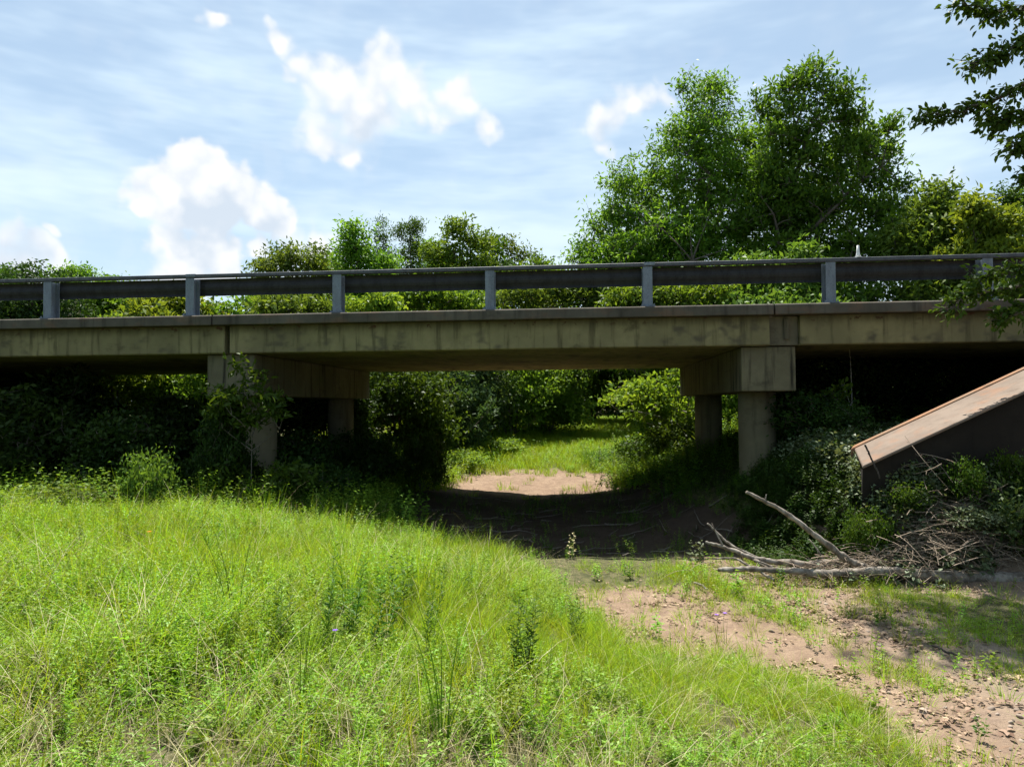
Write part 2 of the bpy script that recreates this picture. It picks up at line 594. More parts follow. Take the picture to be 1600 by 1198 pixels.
M['leaf_olive'] = leaf_mat('olive leaf', (.070, .130, .020), (.150, .230, .034), .45, warm=1.25)
M['leaf_blue'] = leaf_mat('grey green leaf', (.042, .092, .030), (.090, .150, .046), .40)
M['leaf_vine'] = leaf_mat('vine leaf', (.060, .095, .038), (.165, .205, .110), .25, rough=.5, spec=.25)
M['grass'] = leaf_mat('meadow grass', (.160, .280, .012), (.360, .485, .042), .52, var=1.6, warm=1.3, spec=.28)
M['grass_far'] = leaf_mat('lane grass', (.150, .265, .012), (.310, .420, .040), .45, var=1.2, warm=1.3)
M['forb'] = leaf_mat('meadow herb', (.095, .215, .010), (.265, .420, .034), .48, var=1.6, warm=1.3, spec=.35)
M['weed'] = leaf_mat('dark weed', (.036, .100, .008), (.080, .175, .016), .40, warm=1.3)
M['straw'] = leaf_mat('dry straw', (.36, .28, .15), (.62, .53, .34), .25, warm=1.0)
M['litter'] = leaf_mat('dry leaf', (.13, .080, .050), (.36, .26, .18), .1, warm=1.0, rough=.8)
M['purple'] = leaf_mat('purple petal', (.16, .07, .42), (.26, .14, .60), .2, warm=.9)
M['orange'] = leaf_mat('orange petal', (.75, .20, .02), (.85, .35, .04), .3, warm=1.0)
mt, w_ = new_mat('white marker')
tc_ = w_.node('ShaderNodeTexCoord').outputs['Object']
p_ = w_.node('ShaderNodeBsdfPrincipled', {'Base Color': w_.mix(w_.noise(tc_, 20, 3), (.78, .78, .76), (.62, .62, .60)), 'Roughness': .5})
finish(w_, p_.outputs[0])
M['white'] = mt
mt, w_ = new_mat('stone')
tc_ = w_.node('ShaderNodeTexCoord').outputs['Object']
oi_ = w_.node('ShaderNodeObjectInfo').outputs['Random']
p_ = w_.node('ShaderNodeBsdfPrincipled', {'Base Color': w_.mix(oi_, (.16, .12, .09), (.34, .27, .21)), 'Roughness': .9})
finish(w_, p_.outputs[0])
M['stone'] = mt


# ------------------------------------------------------------------ ground
def build_ground():
    def axis(lo, hi, n, c, k):
        t = np.linspace(np.arcsinh((lo - c) / k), np.arcsinh((hi - c) / k), n)
        return np.sinh(t) * k + c
    xs, ys = axis(-260, 260, 420, 1.0, 5.0), axis(-60, 480, 460, 7.0, 7.0)
    X, Y = np.meshgrid(xs, ys)
    Z = gz(X, Y)
    b = bare(X, Y, .35)
    Z = Z - 0.03 * b + .02 * (fbm(X, Y, 7, 3) - .5) * (np.hypot(X, Y - 7) < 20)
    nx, ny = len(xs), len(ys)
    i = np.arange(ny - 1)[:, None] * nx + np.arange(nx - 1)[None]
    F = np.stack([i, i + 1, i + nx + 1, i + nx], -1).reshape(-1, 4)
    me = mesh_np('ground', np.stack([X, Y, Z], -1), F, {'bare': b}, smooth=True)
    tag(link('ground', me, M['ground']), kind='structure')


build_ground()

# ------------------------------------------------------------------ bridge
TH, GR, BD = 0.0912, 0.0079, 11.8
ZB, ZS, ZD, ZR = 3.08, 3.572, 3.75, 4.493        # beam bottom, slab bottom, deck top, rail top
bridge = empty('bridge', (0, BD, 0))
bridge.rotation_euler = Euler((0, -math.atan(GR), -TH), 'XYZ')
tag(bridge, 'low concrete road bridge with steel guardrail spanning the dry creek bed', 'bridge')
BW = 7.6
JL, JR = -5.25, 4.32      # joints over the piers
for a, b in ((-14.6, JL - .012), (JL + .012, JR - .012), (JR + .012, 13.9)):
    o = MB().prism([(0, ZS), (BW, ZS), (BW, ZD), (BW - .02, ZD + .006), (.35, ZD + .006), (.03, ZD), (0, ZD - .02)], 'x', a, b).build('deck_slab', M['slab'], bridge, .012)
MB().box(-14.6, 13.9, .5, BW - .5, ZD + .010, ZD + .05).build('road_surface', M['asphalt'], bridge)
nb, bw = 6, 1.205
for a, b in ((-14.5, -5.09), (-4.99, 4.27), (4.76, 13.8)):
    for k in range(nb):
        d0 = .15 + k * (bw + .018)
        c = .02
        pr = [(d0 + c, ZB), (d0 + bw - c, ZB), (d0 + bw, ZB + c), (d0 + bw, ZS - .004), (d0, ZS - .004), (d0, ZB + c)]
        MB().prism(pr, 'x', a, b).build('box_beam', M['beam'], bridge)
MB().box(4.275, 4.755, .24, 7.3, ZB + .004, ZS - .006).box(4.52, 4.60, .20, .24, ZB + .10, ZS - .05).build('diaphragm', M['beam_end'], bridge, .01)
MB().box(-5.085, -4.995, .3, 7.3, ZB + .004, ZS - .006).build('diaphragm', M['beam_end'], bridge)
for (c0, c1), cc in (((-5.48, -4.60), -4.98), ((3.84, 4.72), 4.33)):
    pier = empty('pier')
    pier.parent = bridge
    pier.location = (0, 0, 0)
    MB().box(c0, c1, .28, 7.28, 2.33, ZB - .01).build('pier_cap', M['cap'], pier, .02)
    for dc in (1.3, 6.0):
        MB().tube([(cc, dc, -.6), (cc, dc, .6), (cc, dc, 1.5), (cc, dc, 2.328)], [.325] * 4, 36).build('column', M['column'], pier, smooth=True)
MB().box(-15.2, -14.3, -.1, BW + .1, -1, ZB - .01).build('abutment', M['cap'], bridge, .02)
MB().box(13.5, 14.5, -.1, BW + .1, -1, ZB - .01).build('abutment', M['cap'], bridge, .02)

# guardrail: top tube, corrugated beam behind, posts with base plates
rail = empty('guardrail')
rail.parent = bridge
posts = [-13.9, -11.15, -8.42, -5.72, -3.04, -.36, 2.30, 5.25, 7.68, 10.35, 13.0]


def top_rail(a, b):
    MB().prism([(.10, ZR - .060), (.21, ZR - .060), (.21, ZR - .008), (.20, ZR), (.11, ZR), (.10, ZR - .008)], 'x', a, b).build('top_rail', M['rail'], rail, .004)


cuts = [-14.4, -5.70, 2.33, 13.7]
for a, b in zip(cuts, cuts[1:]):
    top_rail(a + .006, b - .006)
prof = [(0, 0), (.035, .018), (.05, .05), (.035, .085), (.01, .115), (0, .155), (.01, .195), (.035, .225), (.05, .26), (.035, .292), (0, .31)]
wav = [(.335 + p[0], 4.135 + p[1]) for p in prof] + [(.341 + p[0], 4.135 + p[1]) for p in prof[::-1]]
MB().prism(wav, 'x', -14.4, 13.7).build('corrugated_beam', M['wbeam'], rail)
for s in posts:
    mb = MB()
    mb.box(s - .078, s + .078, .115, .128, ZD + .022, ZR - .062)
    mb.box(s - .078, s + .078, .315, .328, ZD + .022, ZR - .062)
    mb.box(s - .006, s + .006, .128, .315, ZD + .022, ZR - .062)
    p = mb.build('post', M['post'], rail, .003)
    q = MB().box(s - .12, s + .12, .07, .38, ZD + .007, ZD + .021)
    for bx in (-.095, .095):
        q.tube([(s + bx, .095, ZD + .021), (s + bx, .095, ZD + .05)], [.014, .014], 6)
        q.tube([(s + bx, .355, ZD + .021), (s + bx, .355, ZD + .05)], [.014, .014], 6)
    q.build('base_plate', M['post'], rail)
for s in (-5.70, 2.33):
    MB().box(s - .09, s + .09, .095, .215, ZR - .045, ZR + .004).build('splice_sleeve', M['post'], rail, .004)

BMAT = Matrix.Translation((0, BD, 0)) @ bridge.rotation_euler.to_matrix().to_4x4()
# white marker standing on the rail
mk = empty('delineator', BMAT @ Vector((5.70, .155, ZR)))
tag(mk, 'small white tapered marker standing on the guardrail top', 'road marker')
MB().tube([(0, 0, 0), (0, 0, .012)], [.06, .06], 16).build('base', M['white'], mk)
MB().tube([(0, 0, .012), (0, 0, .05), (0, 0, .10), (0, 0, .20)], [.045, .030, .024, .018], 16).build('body', M['white'], mk, smooth=True)

# road leading off both ends of the bridge
for a, b in ((-120, -14.62), (13.92, 120)):
    mb = MB()
    c0 = [BMAT @ Vector((s, d, ZD + .03)) for s, d in ((a, .4), (b, .4), (b, BW - .4), (a, BW - .4))]
    mb.add(c0 + [p - Vector((0, 0, 1.2)) for p in c0], [(0, 1, 2, 3), (7, 6, 5, 4), (0, 4, 5, 1), (1, 5, 6, 2), (2, 6, 7, 3), (3, 7, 4, 0)])
    tag(mb.build('road', M['asphalt']), kind='structure')

# ------------------------------------------------------------------ sloping concrete apron on the right bank
sp = empty('slope_paving', (4.52, 9.1, .3))
tag(sp, 'sloping concrete apron with rusty back edge rising under the right span', 'concrete slope')
sl_, L_ = .458, 5.2


def ramp(x0f, x0b, y0, y1, zb, zt):
    """slab that climbs towards +x; its lower end is cut on the skew"""
    f = lambda x, y, z: (x, y, z + x * sl_)
    return MB().add([f(x0f, y0, zt), f(L_, y0, zt), f(L_, y1, zt), f(x0b, y1, zt), f(x0f, y0, zb), f(L_, y0, zb), f(L_, y1, zb), f(x0b, y1, zb)],
                    [(0, 1, 2, 3), (7, 6, 5, 4), (0, 4, 5, 1), (1, 5, 6, 2), (2, 6, 7, 3), (3, 7, 4, 0)])


ramp(0, .36, 0, .95, 1.012, 1.056).build('slab', M['paving'], sp, .015)
ramp(.30, .40, .952, 1.06, .90, 1.075).build('rim', M['rust'], sp, .015)
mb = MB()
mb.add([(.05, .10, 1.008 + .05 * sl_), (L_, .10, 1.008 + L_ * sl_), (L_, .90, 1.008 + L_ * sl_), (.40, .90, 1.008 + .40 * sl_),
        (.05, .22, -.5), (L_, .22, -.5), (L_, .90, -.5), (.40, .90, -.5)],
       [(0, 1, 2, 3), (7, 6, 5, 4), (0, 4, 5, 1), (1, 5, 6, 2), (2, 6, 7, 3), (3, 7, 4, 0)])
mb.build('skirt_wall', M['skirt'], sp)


# ------------------------------------------------------------------ leaves and trees
def unit(v):
    return v / (np.linalg.norm(v, axis=-1, keepdims=True) + 1e-9)


def leaf_arrays(pos, d, nrm, L, W, hexa=True, fold=.18):
    """one folded leaf per row: pointed outline of six corners, or a diamond of four"""
    d = unit(d)
    s = unit(np.cross(d, nrm))
    n = np.cross(s, d)
    L = np.asarray(L)[:, None] * np.ones((len(pos), 1))
    W = np.asarray(W)[:, None] * np.ones((len(pos), 1))
    b = pos
    tip = pos + d * L - n * L * .10
    if hexa:
        a1, a2 = pos + d * L * .28 + n * W * fold, pos + d * L * .66 + n * W * fold * .5
        V = np.stack([b, a1 + s * W * .46, a2 + s * W * .42, tip, a2 - s * W * .42, a1 - s * W * .46], 1)
    else:
        a = pos + d * L * .45 + n * W * fold
        V = np.stack([b, a + s * W * .5, tip, a - s * W * .5], 1)
    k = V.shape[1]
    return V.reshape(-1, 3), np.arange(len(pos) * k).reshape(-1, k), k


def fps(P, n, r):
    n = min(n, len(P))
    idx = [int(r.integers(len(P)))]
    d = np.linalg.norm(P - P[idx[0]], axis=1)
    for _ in range(n - 1):
        i = int(np.argmax(d * (0.75 + .5 * r.random(len(P)))))
        idx.append(i)
        d = np.minimum(d, np.linalg.norm(P - P[i], axis=1))
    return P[idx]


def bent(a, b, r, amt, n=4, sag=0.0):
    t = np.linspace(0, 1, n)[:, None]
    L = np.linalg.norm(b - a)
    off = r.normal(0, amt * L, 3)
    return a + (b - a) * t + off * (t * (1 - t) * 2) + np.array([0, 0, sag * L]) * (t * (1 - t)) * 2


def gen_plant(seed, lobes, n_twig=600, n_branch=70, n_limb=10, per=28, leaf=(.20, .09), spread=.30, trunk_r=.25,
              trunk_top=None, stems=1, stem_spread=0.0, hexa=False, droop=.25, up=.6, shell=.5, lean=(0, 0), twig_r=.008, clump=.55):
    r = np.random.default_rng(seed)
    C = np.array([l[0] for l in lobes], float)
    RR = np.array([l[1] if hasattr(l[1], '__len__') else (l[1],) * 3 for l in lobes], float)
    vol = RR.prod(1) ** .8
    k = r.choice(len(lobes), n_twig, p=vol / vol.sum())
    u = unit(r.normal(size=(n_twig, 3)))
    P = C[k] + u * RR[k] * (r.random(n_twig) ** shell)[:, None] * (1 + .12 * r.normal(size=(n_twig, 1)))
    P[:, 2] = np.maximum(P[:, 2], .08)
    Lm = fps(P, n_limb, r) * .84
    B = fps(P, n_branch, r) * .96
    T = Tubes()
    top = trunk_top if trunk_top is not None else C[:, 2].max()
    ends = []
    for s in range(stems):
        a = r.random() * 6.283
        q = np.array([np.cos(a), np.sin(a), 0]) * stem_spread
        e = np.array([lean[0], lean[1], top * (1 if s == 0 else .7 + .3 * r.random())]) + q * 2.2
        ends.append(bent(q * .3 + np.array([0, 0, -.15]), e, r, .035, 9))
        rr = trunk_r * (1 if s == 0 else .7)
        T.add(ends[-1], rr * np.linspace(1, .14, 9) * (1 + .5 * np.exp(-np.arange(9.) * 1.4)), 9)
    allst = np.concatenate(ends)
    lr = max(trunk_r * .38, twig_r * 3)
    lim = []
    for e in Lm:
        c = allst[allst[:, 2] < max(e[2] * .85 - .15 * np.hypot(*(e[:2])), allst[:, 2].min() + .3)]
        if not len(c):
            c = allst[:1]
        a = c[np.argmin(np.linalg.norm(c - e, axis=1))]
        pts = bent(a, e, r, .07, 6, .08)
        lim.append(pts)
        T.add(pts, lr * np.linspace(1, .25, 6), 6)
    la = np.concatenate(lim + [allst])
    br = []
    for e in B:
        a = la[np.argmin(np.linalg.norm(la - e, axis=1) + .4 * np.maximum(0, la[:, 2] - e[2]))]
        pts = bent(a, e, r, .08, 5, .05)
        br.append(pts)
        T.add(pts, max(lr * .30, twig_r * 1.6) * np.linspace(1, .3, 5), 4)
    ba = np.concatenate(br)
    D = np.empty(n_twig, int)
    for i in range(0, n_twig, 500):
        D[i:i + 500] = np.argmin(np.linalg.norm(P[i:i + 500, None] - ba[None], axis=2), 1)
    A = ba[D]
    for a, b in zip(A, P):
        if np.linalg.norm(b - a) > .02:
            T.add(np.stack([a, (a + b) / 2 + r.normal(0, .03, 3), b]), [twig_r, twig_r * .8, twig_r * .3], 3)
    # leaves
    N = n_twig * per
    ti = np.repeat(np.arange(n_twig), per)
    td = P - A
    t = r.random(N)
    pos = A[ti] + td[ti] * (0.35 + .75 * t)[:, None] + r.normal(0, 1, (N, 3)) * spread * np.array([1, 1, .62])
    pos[:, 2] = np.maximum(pos[:, 2], .02)
    d = unit(td)[ti] * .5 + unit(r.normal(size=(N, 3))) * .9
    d[:, 2] -= droop
    nrm = unit(r.normal(size=(N, 3))) + np.array([0, 0, up])
    sz = .65 + .6 * r.random(N)
    V, F, k6 = leaf_arrays(pos, d, nrm, leaf[0] * sz, leaf[1] * sz, hexa)
    tint = np.clip(.5 + clump * (r.random(n_twig)[ti] - .5) * 1.6 + .5 * (r.random(N) - .5), 0, 1)
    return T.mesh('branches'), mesh_np('foliage', V, F, {'tint': np.repeat(tint, k6)})


def plant(name, loc, gen, leafm, barkm, label, cat, group=None, parts=('trunk', 'crown'), rz=0.0, sc=(1, 1, 1)):
    o = empty(name, loc, rz)
    o.scale = sc
    tag(o, label, cat, group)
    link(parts[0], gen[0], M[barkm], o)
    link(parts[1], gen[1], M[leafm], o)
    return o


def px_tree(name, bpx, Y, lobes_px, leafm, barkm, label, cat='tree', group=None, depth=.8, **kw):
    """a tree whose crown is measured off the photograph as rounded masses, standing Y metres off"""
    x0 = at(bpx, Y)
    z0 = float(gz(x0, Y))
    r = np.random.default_rng(kw.get('seed', 1) + 991)
    lobes = []
    for (cx, cy, rx, ry) in lobes_px:
        a, b = rx / FPX * Y, ry / FPX * Y
        lobes.append(((at(cx, Y) - x0, r.normal(0, .25) * a, zpx(cy, Y) - z0), (a, a * depth, b)))
    g = gen_plant(lobes=lobes, **kw)
    return plant(name, (x0, Y, z0), g, leafm, barkm, label, cat, group)


# the two large trees behind the bridge
px_tree('pecan_tree', 1100, 33, [(1112, 165, 50, 60), (1075, 225, 68, 55), (1150, 235, 55, 60), (1015, 285, 72, 55), (1110, 310, 95, 80),
        (965, 335, 58, 45), (1180, 340, 60, 80), (1045, 380, 110, 60), (925, 385, 40, 45), (1145, 430, 110, 70), (985, 430, 90, 60), (1050, 520, 150, 60), (1130, 125, 20, 30), (1085, 130, 24, 34), (1190, 270, 46, 66), (1192, 215, 34, 40), (1000, 400, 90, 60), (940, 440, 60, 50)],
        'leaf_mid', 'bark', 'tall spreading pale green tree left of the two giants behind the guardrail', seed=11, n_twig=2800, n_branch=210, n_limb=20, per=24,
        leaf=(.24, .085), spread=.24, trunk_r=.42, trunk_top=12.5, twig_r=.014, droop=.4)
px_tree('ash_tree', 1245, 30, [(1265, 135, 40, 50), (1215, 160, 34, 42), (1310, 165, 40, 45), (1240, 215, 60, 60), (1325, 235, 70, 55), (1385, 235, 42, 50), (1290, 300, 95, 70), (1385, 310, 52, 60),
        (1225, 330, 70, 70), (1340, 390, 105, 65), (1425, 345, 38, 46), (1230, 430, 90, 60), (1310, 500, 140, 60), (1185, 165, 14, 24), (1270, 105, 18, 22), (1395, 190, 16, 22), (1205, 280, 46, 60)],
        'leaf_ash', 'bark', 'tall darker tree with upright forked crown right of the two giants', seed=12, n_twig=1950, n_branch=180, n_limb=20, per=23,
        leaf=(.26, .105), spread=.22, trunk_r=.36, trunk_top=12.8, twig_r=.014, droop=-.45)
# smaller trees along the far side
FT = dict(n_twig=420, n_branch=60, n_limb=9, per=26, leaf=(.24, .10), spread=.24, trunk_r=.14, twig_r=.011)
far = [
    ('tree', 1480, 27, [(1470, 325, 38, 42), (1440, 380, 55, 50), (1490, 400, 45, 50), (1460, 470, 70, 50)], 'leaf_olive', 'round olive green tree just right of the tall dark tree', 21),
    ('tree', 1555, 25, [(1560, 350, 48, 30), (1525, 330, 22, 30), (1560, 410, 60, 45), (1510, 400, 36, 26), (1590, 440, 60, 50)], 'leaf_bright', 'yellow green tree at the right edge above the guardrail', 22),
    ('tree', 1590, 38, [(1580, 305, 26, 22), (1600, 330, 30, 28), (1640, 330, 50, 60)], 'leaf_dark', 'small dark tree top peeping behind the yellow green tree', 23),
    ('tree', 455, 36, [(450, 410, 44, 30), (410, 425, 26, 22), (490, 412, 30, 32), (450, 465, 80, 40), (440, 530, 90, 60)], 'leaf_olive', 'low broad olive tree behind the second and third posts', 24),
    ('tree', 560, 34, [(555, 370, 26, 34), (545, 405, 34, 34), (590, 410, 34, 26), (575, 460, 55, 45), (560, 540, 70, 60)], 'leaf_mid', 'pointed bright green tree behind the third post', 25),
    ('cedar_tree', 598, 38, [(594, 345, 7, 14), (596, 375, 12, 24), (600, 420, 18, 40), (600, 500, 24, 60)], 'leaf_dark', 'thin dark spire of a tree behind the pointed bright tree', 26),
    ('cedar_tree', 640, 37, [(645, 350, 14, 18), (625, 355, 14, 14), (642, 390, 22, 34), (640, 440, 32, 50), (640, 530, 44, 60)], 'leaf_dark', 'dark narrow twin topped tree between third and fourth posts', 27),
    ('tree', 722, 36, [(715, 358, 32, 22), (745, 375, 26, 26), (700, 400, 40, 30), (745, 420, 44, 40), (720, 480, 70, 50), (720, 560, 80, 50)], 'leaf_mid', 'rounded mid green tree behind the fourth post', 28),
    ('tree', 800, 40, [(790, 378, 20, 22), (808, 400, 28, 22), (815, 440, 44, 36), (800, 520, 60, 60)], 'leaf_olive', 'feathery olive green tree right of the fourth post', 29),
    ('tree', 868, 42, [(860, 430, 36, 22), (880, 455, 44, 34), (865, 530, 60, 60)], 'leaf_olive', 'low olive tree in the dip left of the giant pale tree', 30),
    ('tree', 125, 42, [(120, 418, 16, 16), (105, 432, 40, 18), (160, 432, 30, 16), (125, 470, 70, 36), (130, 540, 80, 50)], 'leaf_mid', 'bushy green tree behind the leftmost post', 31),
    ('tree', 12, 40, [(10, 430, 26, 20), (30, 455, 36, 26), (-40, 440, 60, 40), (10, 530, 80, 60)], 'leaf_dark', 'dark tree cut by the left edge above the guardrail', 32),
    ('tree', 240, 44, [(200, 455, 36, 18), (260, 465, 50, 22), (240, 530, 80, 50)], 'leaf_dark', 'low dark tree behind the gap between first and second posts', 33),
    ('tree', 1250, 26, [(1250, 400, 22, 18), (1180, 420, 40, 24), (1260, 440, 60, 30), (1100, 450, 70, 30), (1200, 500, 140, 40)], 'leaf_olive', 'young tree with light tips below the tall dark tree', 34),
    ('tree', 60, 27, [(20, 480, 50, 22), (80, 478, 40, 24), (60, 540, 90, 50)], 'leaf_olive', 'low olive growth seen under the rail at the leftmost post', 37),
    ('tree', 150, 28, [(130, 462, 46, 20), (180, 474, 50, 24), (150, 540, 90, 50)], 'leaf_mid', 'low mid green tree seen under the rail right of the leftmost post', 38),
    ('tree', 250, 25, [(232, 472, 24, 16), (275, 468, 26, 16), (310, 482, 26, 14), (255, 500, 60, 24), (260, 560, 80, 40)], 'leaf_bright', 'bright young tree seen under the rail left of the second post', 39),
    ('tree', 345, 25, [(335, 472, 12, 12), (360, 486, 14, 10), (385, 470, 14, 14), (350, 540, 60, 40)], 'leaf_mid', 'young tree seen under the rail right of the second post', 40),
    ('tree', 485, 24, [(478, 470, 22, 12), (510, 480, 24, 12), (440, 480, 40, 14), (480, 530, 60, 36)], 'leaf_olive', 'olive young tree seen under the rail left of the third post', 41),
    ('tree', 575, 24, [(552, 474, 20, 14), (600, 470, 22, 16), (570, 530, 60, 36)], 'leaf_bright', 'bright young tree seen under the rail right of the third post', 42),
    ('tree', 690, 26, [(660, 460, 46, 22), (730, 466, 40, 20), (690, 540, 90, 50)], 'leaf_mid', 'mid green tree seen under the rail left of the fourth post', 43),
    ('tree', 850, 32, [(810, 458, 44, 18), (870, 456, 44, 24), (930, 452, 44, 28), (860, 530, 110, 50)], 'leaf_olive', 'olive tree seen under the rail right of the fourth post', 44),
    ('tree', 1060, 25, [(1000, 462, 50, 26), (1090, 464, 50, 24), (1060, 530, 110, 50)], 'leaf_mid', 'mid green tree seen under the rail at the fifth post', 45),
    ('tree', 515, 39, [(505, 412, 34, 24), (530, 440, 46, 36), (520, 520, 70, 50)], 'leaf_mid', 'bushy tree filling in between the low broad tree and the pointed tree', 46),
    ('tree', 682, 40, [(672, 398, 34, 26), (695, 430, 44, 36), (682, 520, 70, 50)], 'leaf_mid', 'bushy tree filling in right of the dark twin topped tree', 47),
    ('tree', 768, 39, [(768, 392, 28, 24), (772, 430, 46, 36), (768, 520, 70, 50)], 'leaf_dark', 'bushy tree filling in left of the feathery tree', 48),
    ('tree', 838, 39, [(842, 418, 34, 20), (835, 450, 48, 30), (838, 520, 70, 50)], 'leaf_mid', 'bushy tree filling in right of the feathery tree', 49),
    ('tree', -120, 40, [(-120, 400, 70, 60), (-120, 500, 100, 80)], 'leaf_mid', 'mid green tree beyond the left edge of the view', 35),
    ('tree', 1720, 30, [(1720, 330, 90, 80), (1720, 460, 110, 90)], 'leaf_mid', 'mid green tree beyond the right edge of the view', 36),
]
for nm, bpx, Y, lb, lm, lab, sd_ in far:
    kw = dict(FT)
    if nm == 'cedar_tree':
        kw.update(leaf=(.17, .05), n_twig=330, spread=.2, droop=-.6)
    area = sum(l[2] * l[3] for l in lb)
    kw['n_twig'] = int(np.clip(area / 15 * (34 / Y) ** .5, 200, 850))
    if nm == 'cedar_tree':
        kw['n_twig'] = int(kw['n_twig'] * 1.8)
    px_tree(nm, bpx, Y, lb, lm, 'bark', lab, 'tree', 'trees behind the bridge', seed=sd_, trunk_top=max(2.0, zpx(lb[0][1], Y) * .8), **kw)

# ------------------------------------------------------------------ bushes and thickets
def bush_gen(seed, h, w, n=300, per=24, leaf=(.14, .065), **kw):
    r = np.random.default_rng(seed)
    lobes = [((0, 0, h * .5), (w * .5, w * .5, h * .45))]
    for _ in range(6):
        a = r.random() * 6.283
        q = w * .32 * (.5 + .7 * r.random())
        lobes.append(((math.cos(a) * q, math.sin(a) * q, h * (.2 + .6 * r.random())), (w * .22 * (0.7 + .6 * r.random()),) * 2 + (h * .2 * (.7 + .6 * r.random()),)))
    k = dict(n_branch=45, n_limb=12, spread=.13, trunk_r=.035, trunk_top=h * .7, stems=5, stem_spread=w * .12, twig_r=.006)
    k.update(kw)
    return gen_plant(seed, lobes, n_twig=n, per=per, leaf=leaf, **k)


BG = [bush_gen(101, 2.4, 2.6, 340, 26), bush_gen(102, 2.0, 2.2, 320, 26, (.11, .07)), bush_gen(103, 3.0, 2.4, 360, 26, (.17, .06)), bush_gen(104, 1.2, 1.6, 240, 22, (.10, .05)),
      bush_gen(105, 4.6, 3.8, 620, 28, (.17, .08), spread=.2, trunk_r=.07)]
BMATS = ['leaf_dark', 'leaf_mid', 'leaf_olive', 'leaf_bright', 'leaf_blue', 'leaf_vine']
_proto = {}


def bush(px, Y, v, lm, sc, label, group=None, name='shrub', dz=0.0, rz=None):
    x = at(px, Y)
    loc = (x, Y, float(gz(x, Y)) + dz)
    rz = random.random() * 6.28 if rz is None else rz
    s = sc if isinstance(sc, tuple) else (sc,) * 3
    key = (v, lm)
    if key not in _proto:
        if any(k[0] == v for k in _proto):
            g = (BG[v][0].copy(), BG[v][1].copy())
            g[0].materials.clear()
            g[1].materials.clear()
        else:
            g = BG[v]
        o = plant(name, loc, g, lm, 'bark', label, 'shrub', group, ('stems', 'foliage'), rz, s)
        _proto[key] = o
    else:
        o = copy_tree(_proto[key])
        o.name = name
        o.location, o.scale = loc, s
        o.rotation_euler = (0, 0, rz)
        for k in ('group',):
            if k in o:
                del o[k]
        tag(o, label, 'shrub', group)
    return o


G1 = 'shaded bushes under and behind the left span'
bush(30, 13.2, 0, 'leaf_shaded', .95, 'dark bush at the left edge under the deck', G1)
bush(115, 14.6, 2, 'leaf_shaded', .85, 'tall dark bush second from the left edge under the deck', G1)
bush(205, 13.0, 1, 'leaf_shaded', .85, 'rounded dark bush under the left span before the tallest thicket', G1)
bush(290, 14.4, 0, 'leaf_shaded', .9, 'dark bush just left of the left pier', G1)
bush(345, 12.5, 1, 'leaf_shaded', (.6, .6, .55), 'low dark bush at the foot of the left front column', G1)
bush(470, 14.2, 1, 'leaf_shaded', .72, 'dark bush between the two left pier columns', G1)
bush(560, 15.6, 0, 'leaf_shaded', .66, 'dark bush right of the rear left column', G1)
bush(520, 12.8, 3, 'leaf_shaded', (.8, .8, .7), 'low dark growth in front of the left pier columns', G1)
bush(420, 19.5, 4, 'leaf_shaded', .78, 'big shadowy thicket behind the left pier', G1)
bush(512, 20.0, 4, 'leaf_shaded', .7, 'shadowy thicket filling the gap beside the rear left column', G1)
bush(352, 11.95, 2, 'leaf_shaded', (.36, .36, .62), 'upright dark bush before the left end of the left pier', G1)
bush(60, 20.5, 4, 'leaf_shaded', .85, 'big shadowy thicket at the far left behind the deck', G1)
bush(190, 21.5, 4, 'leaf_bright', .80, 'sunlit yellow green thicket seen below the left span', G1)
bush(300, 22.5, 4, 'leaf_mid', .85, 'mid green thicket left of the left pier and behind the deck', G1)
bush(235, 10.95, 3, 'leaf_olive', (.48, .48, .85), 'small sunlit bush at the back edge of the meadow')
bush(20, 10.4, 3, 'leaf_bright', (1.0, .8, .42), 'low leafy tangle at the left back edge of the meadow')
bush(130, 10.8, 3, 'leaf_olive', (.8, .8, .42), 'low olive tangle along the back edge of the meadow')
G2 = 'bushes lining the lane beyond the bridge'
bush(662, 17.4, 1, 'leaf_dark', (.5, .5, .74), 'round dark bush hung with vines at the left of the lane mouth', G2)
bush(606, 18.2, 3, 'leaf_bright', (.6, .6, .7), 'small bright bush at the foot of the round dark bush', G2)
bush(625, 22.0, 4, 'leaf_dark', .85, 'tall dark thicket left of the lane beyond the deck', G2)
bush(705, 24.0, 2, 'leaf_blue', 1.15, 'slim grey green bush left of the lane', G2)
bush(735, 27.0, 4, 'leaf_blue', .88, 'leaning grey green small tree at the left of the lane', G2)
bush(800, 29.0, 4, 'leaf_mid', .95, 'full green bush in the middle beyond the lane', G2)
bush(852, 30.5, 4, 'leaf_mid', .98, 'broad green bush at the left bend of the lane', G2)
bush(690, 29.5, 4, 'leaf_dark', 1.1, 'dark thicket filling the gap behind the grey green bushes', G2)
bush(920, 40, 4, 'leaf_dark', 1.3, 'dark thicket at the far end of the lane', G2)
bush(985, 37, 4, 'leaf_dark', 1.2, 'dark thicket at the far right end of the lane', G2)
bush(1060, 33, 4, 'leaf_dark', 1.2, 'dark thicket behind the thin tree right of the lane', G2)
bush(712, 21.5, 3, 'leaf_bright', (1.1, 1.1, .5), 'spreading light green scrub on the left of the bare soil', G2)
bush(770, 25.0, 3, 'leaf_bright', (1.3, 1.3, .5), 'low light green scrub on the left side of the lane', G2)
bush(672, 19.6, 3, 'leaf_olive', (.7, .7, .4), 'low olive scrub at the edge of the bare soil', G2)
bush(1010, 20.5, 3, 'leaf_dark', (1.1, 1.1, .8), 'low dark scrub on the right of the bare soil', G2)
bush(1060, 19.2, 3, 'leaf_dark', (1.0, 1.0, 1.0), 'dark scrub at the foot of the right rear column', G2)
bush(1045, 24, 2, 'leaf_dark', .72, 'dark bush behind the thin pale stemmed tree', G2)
G3 = 'shaded bushes under and behind the right span'
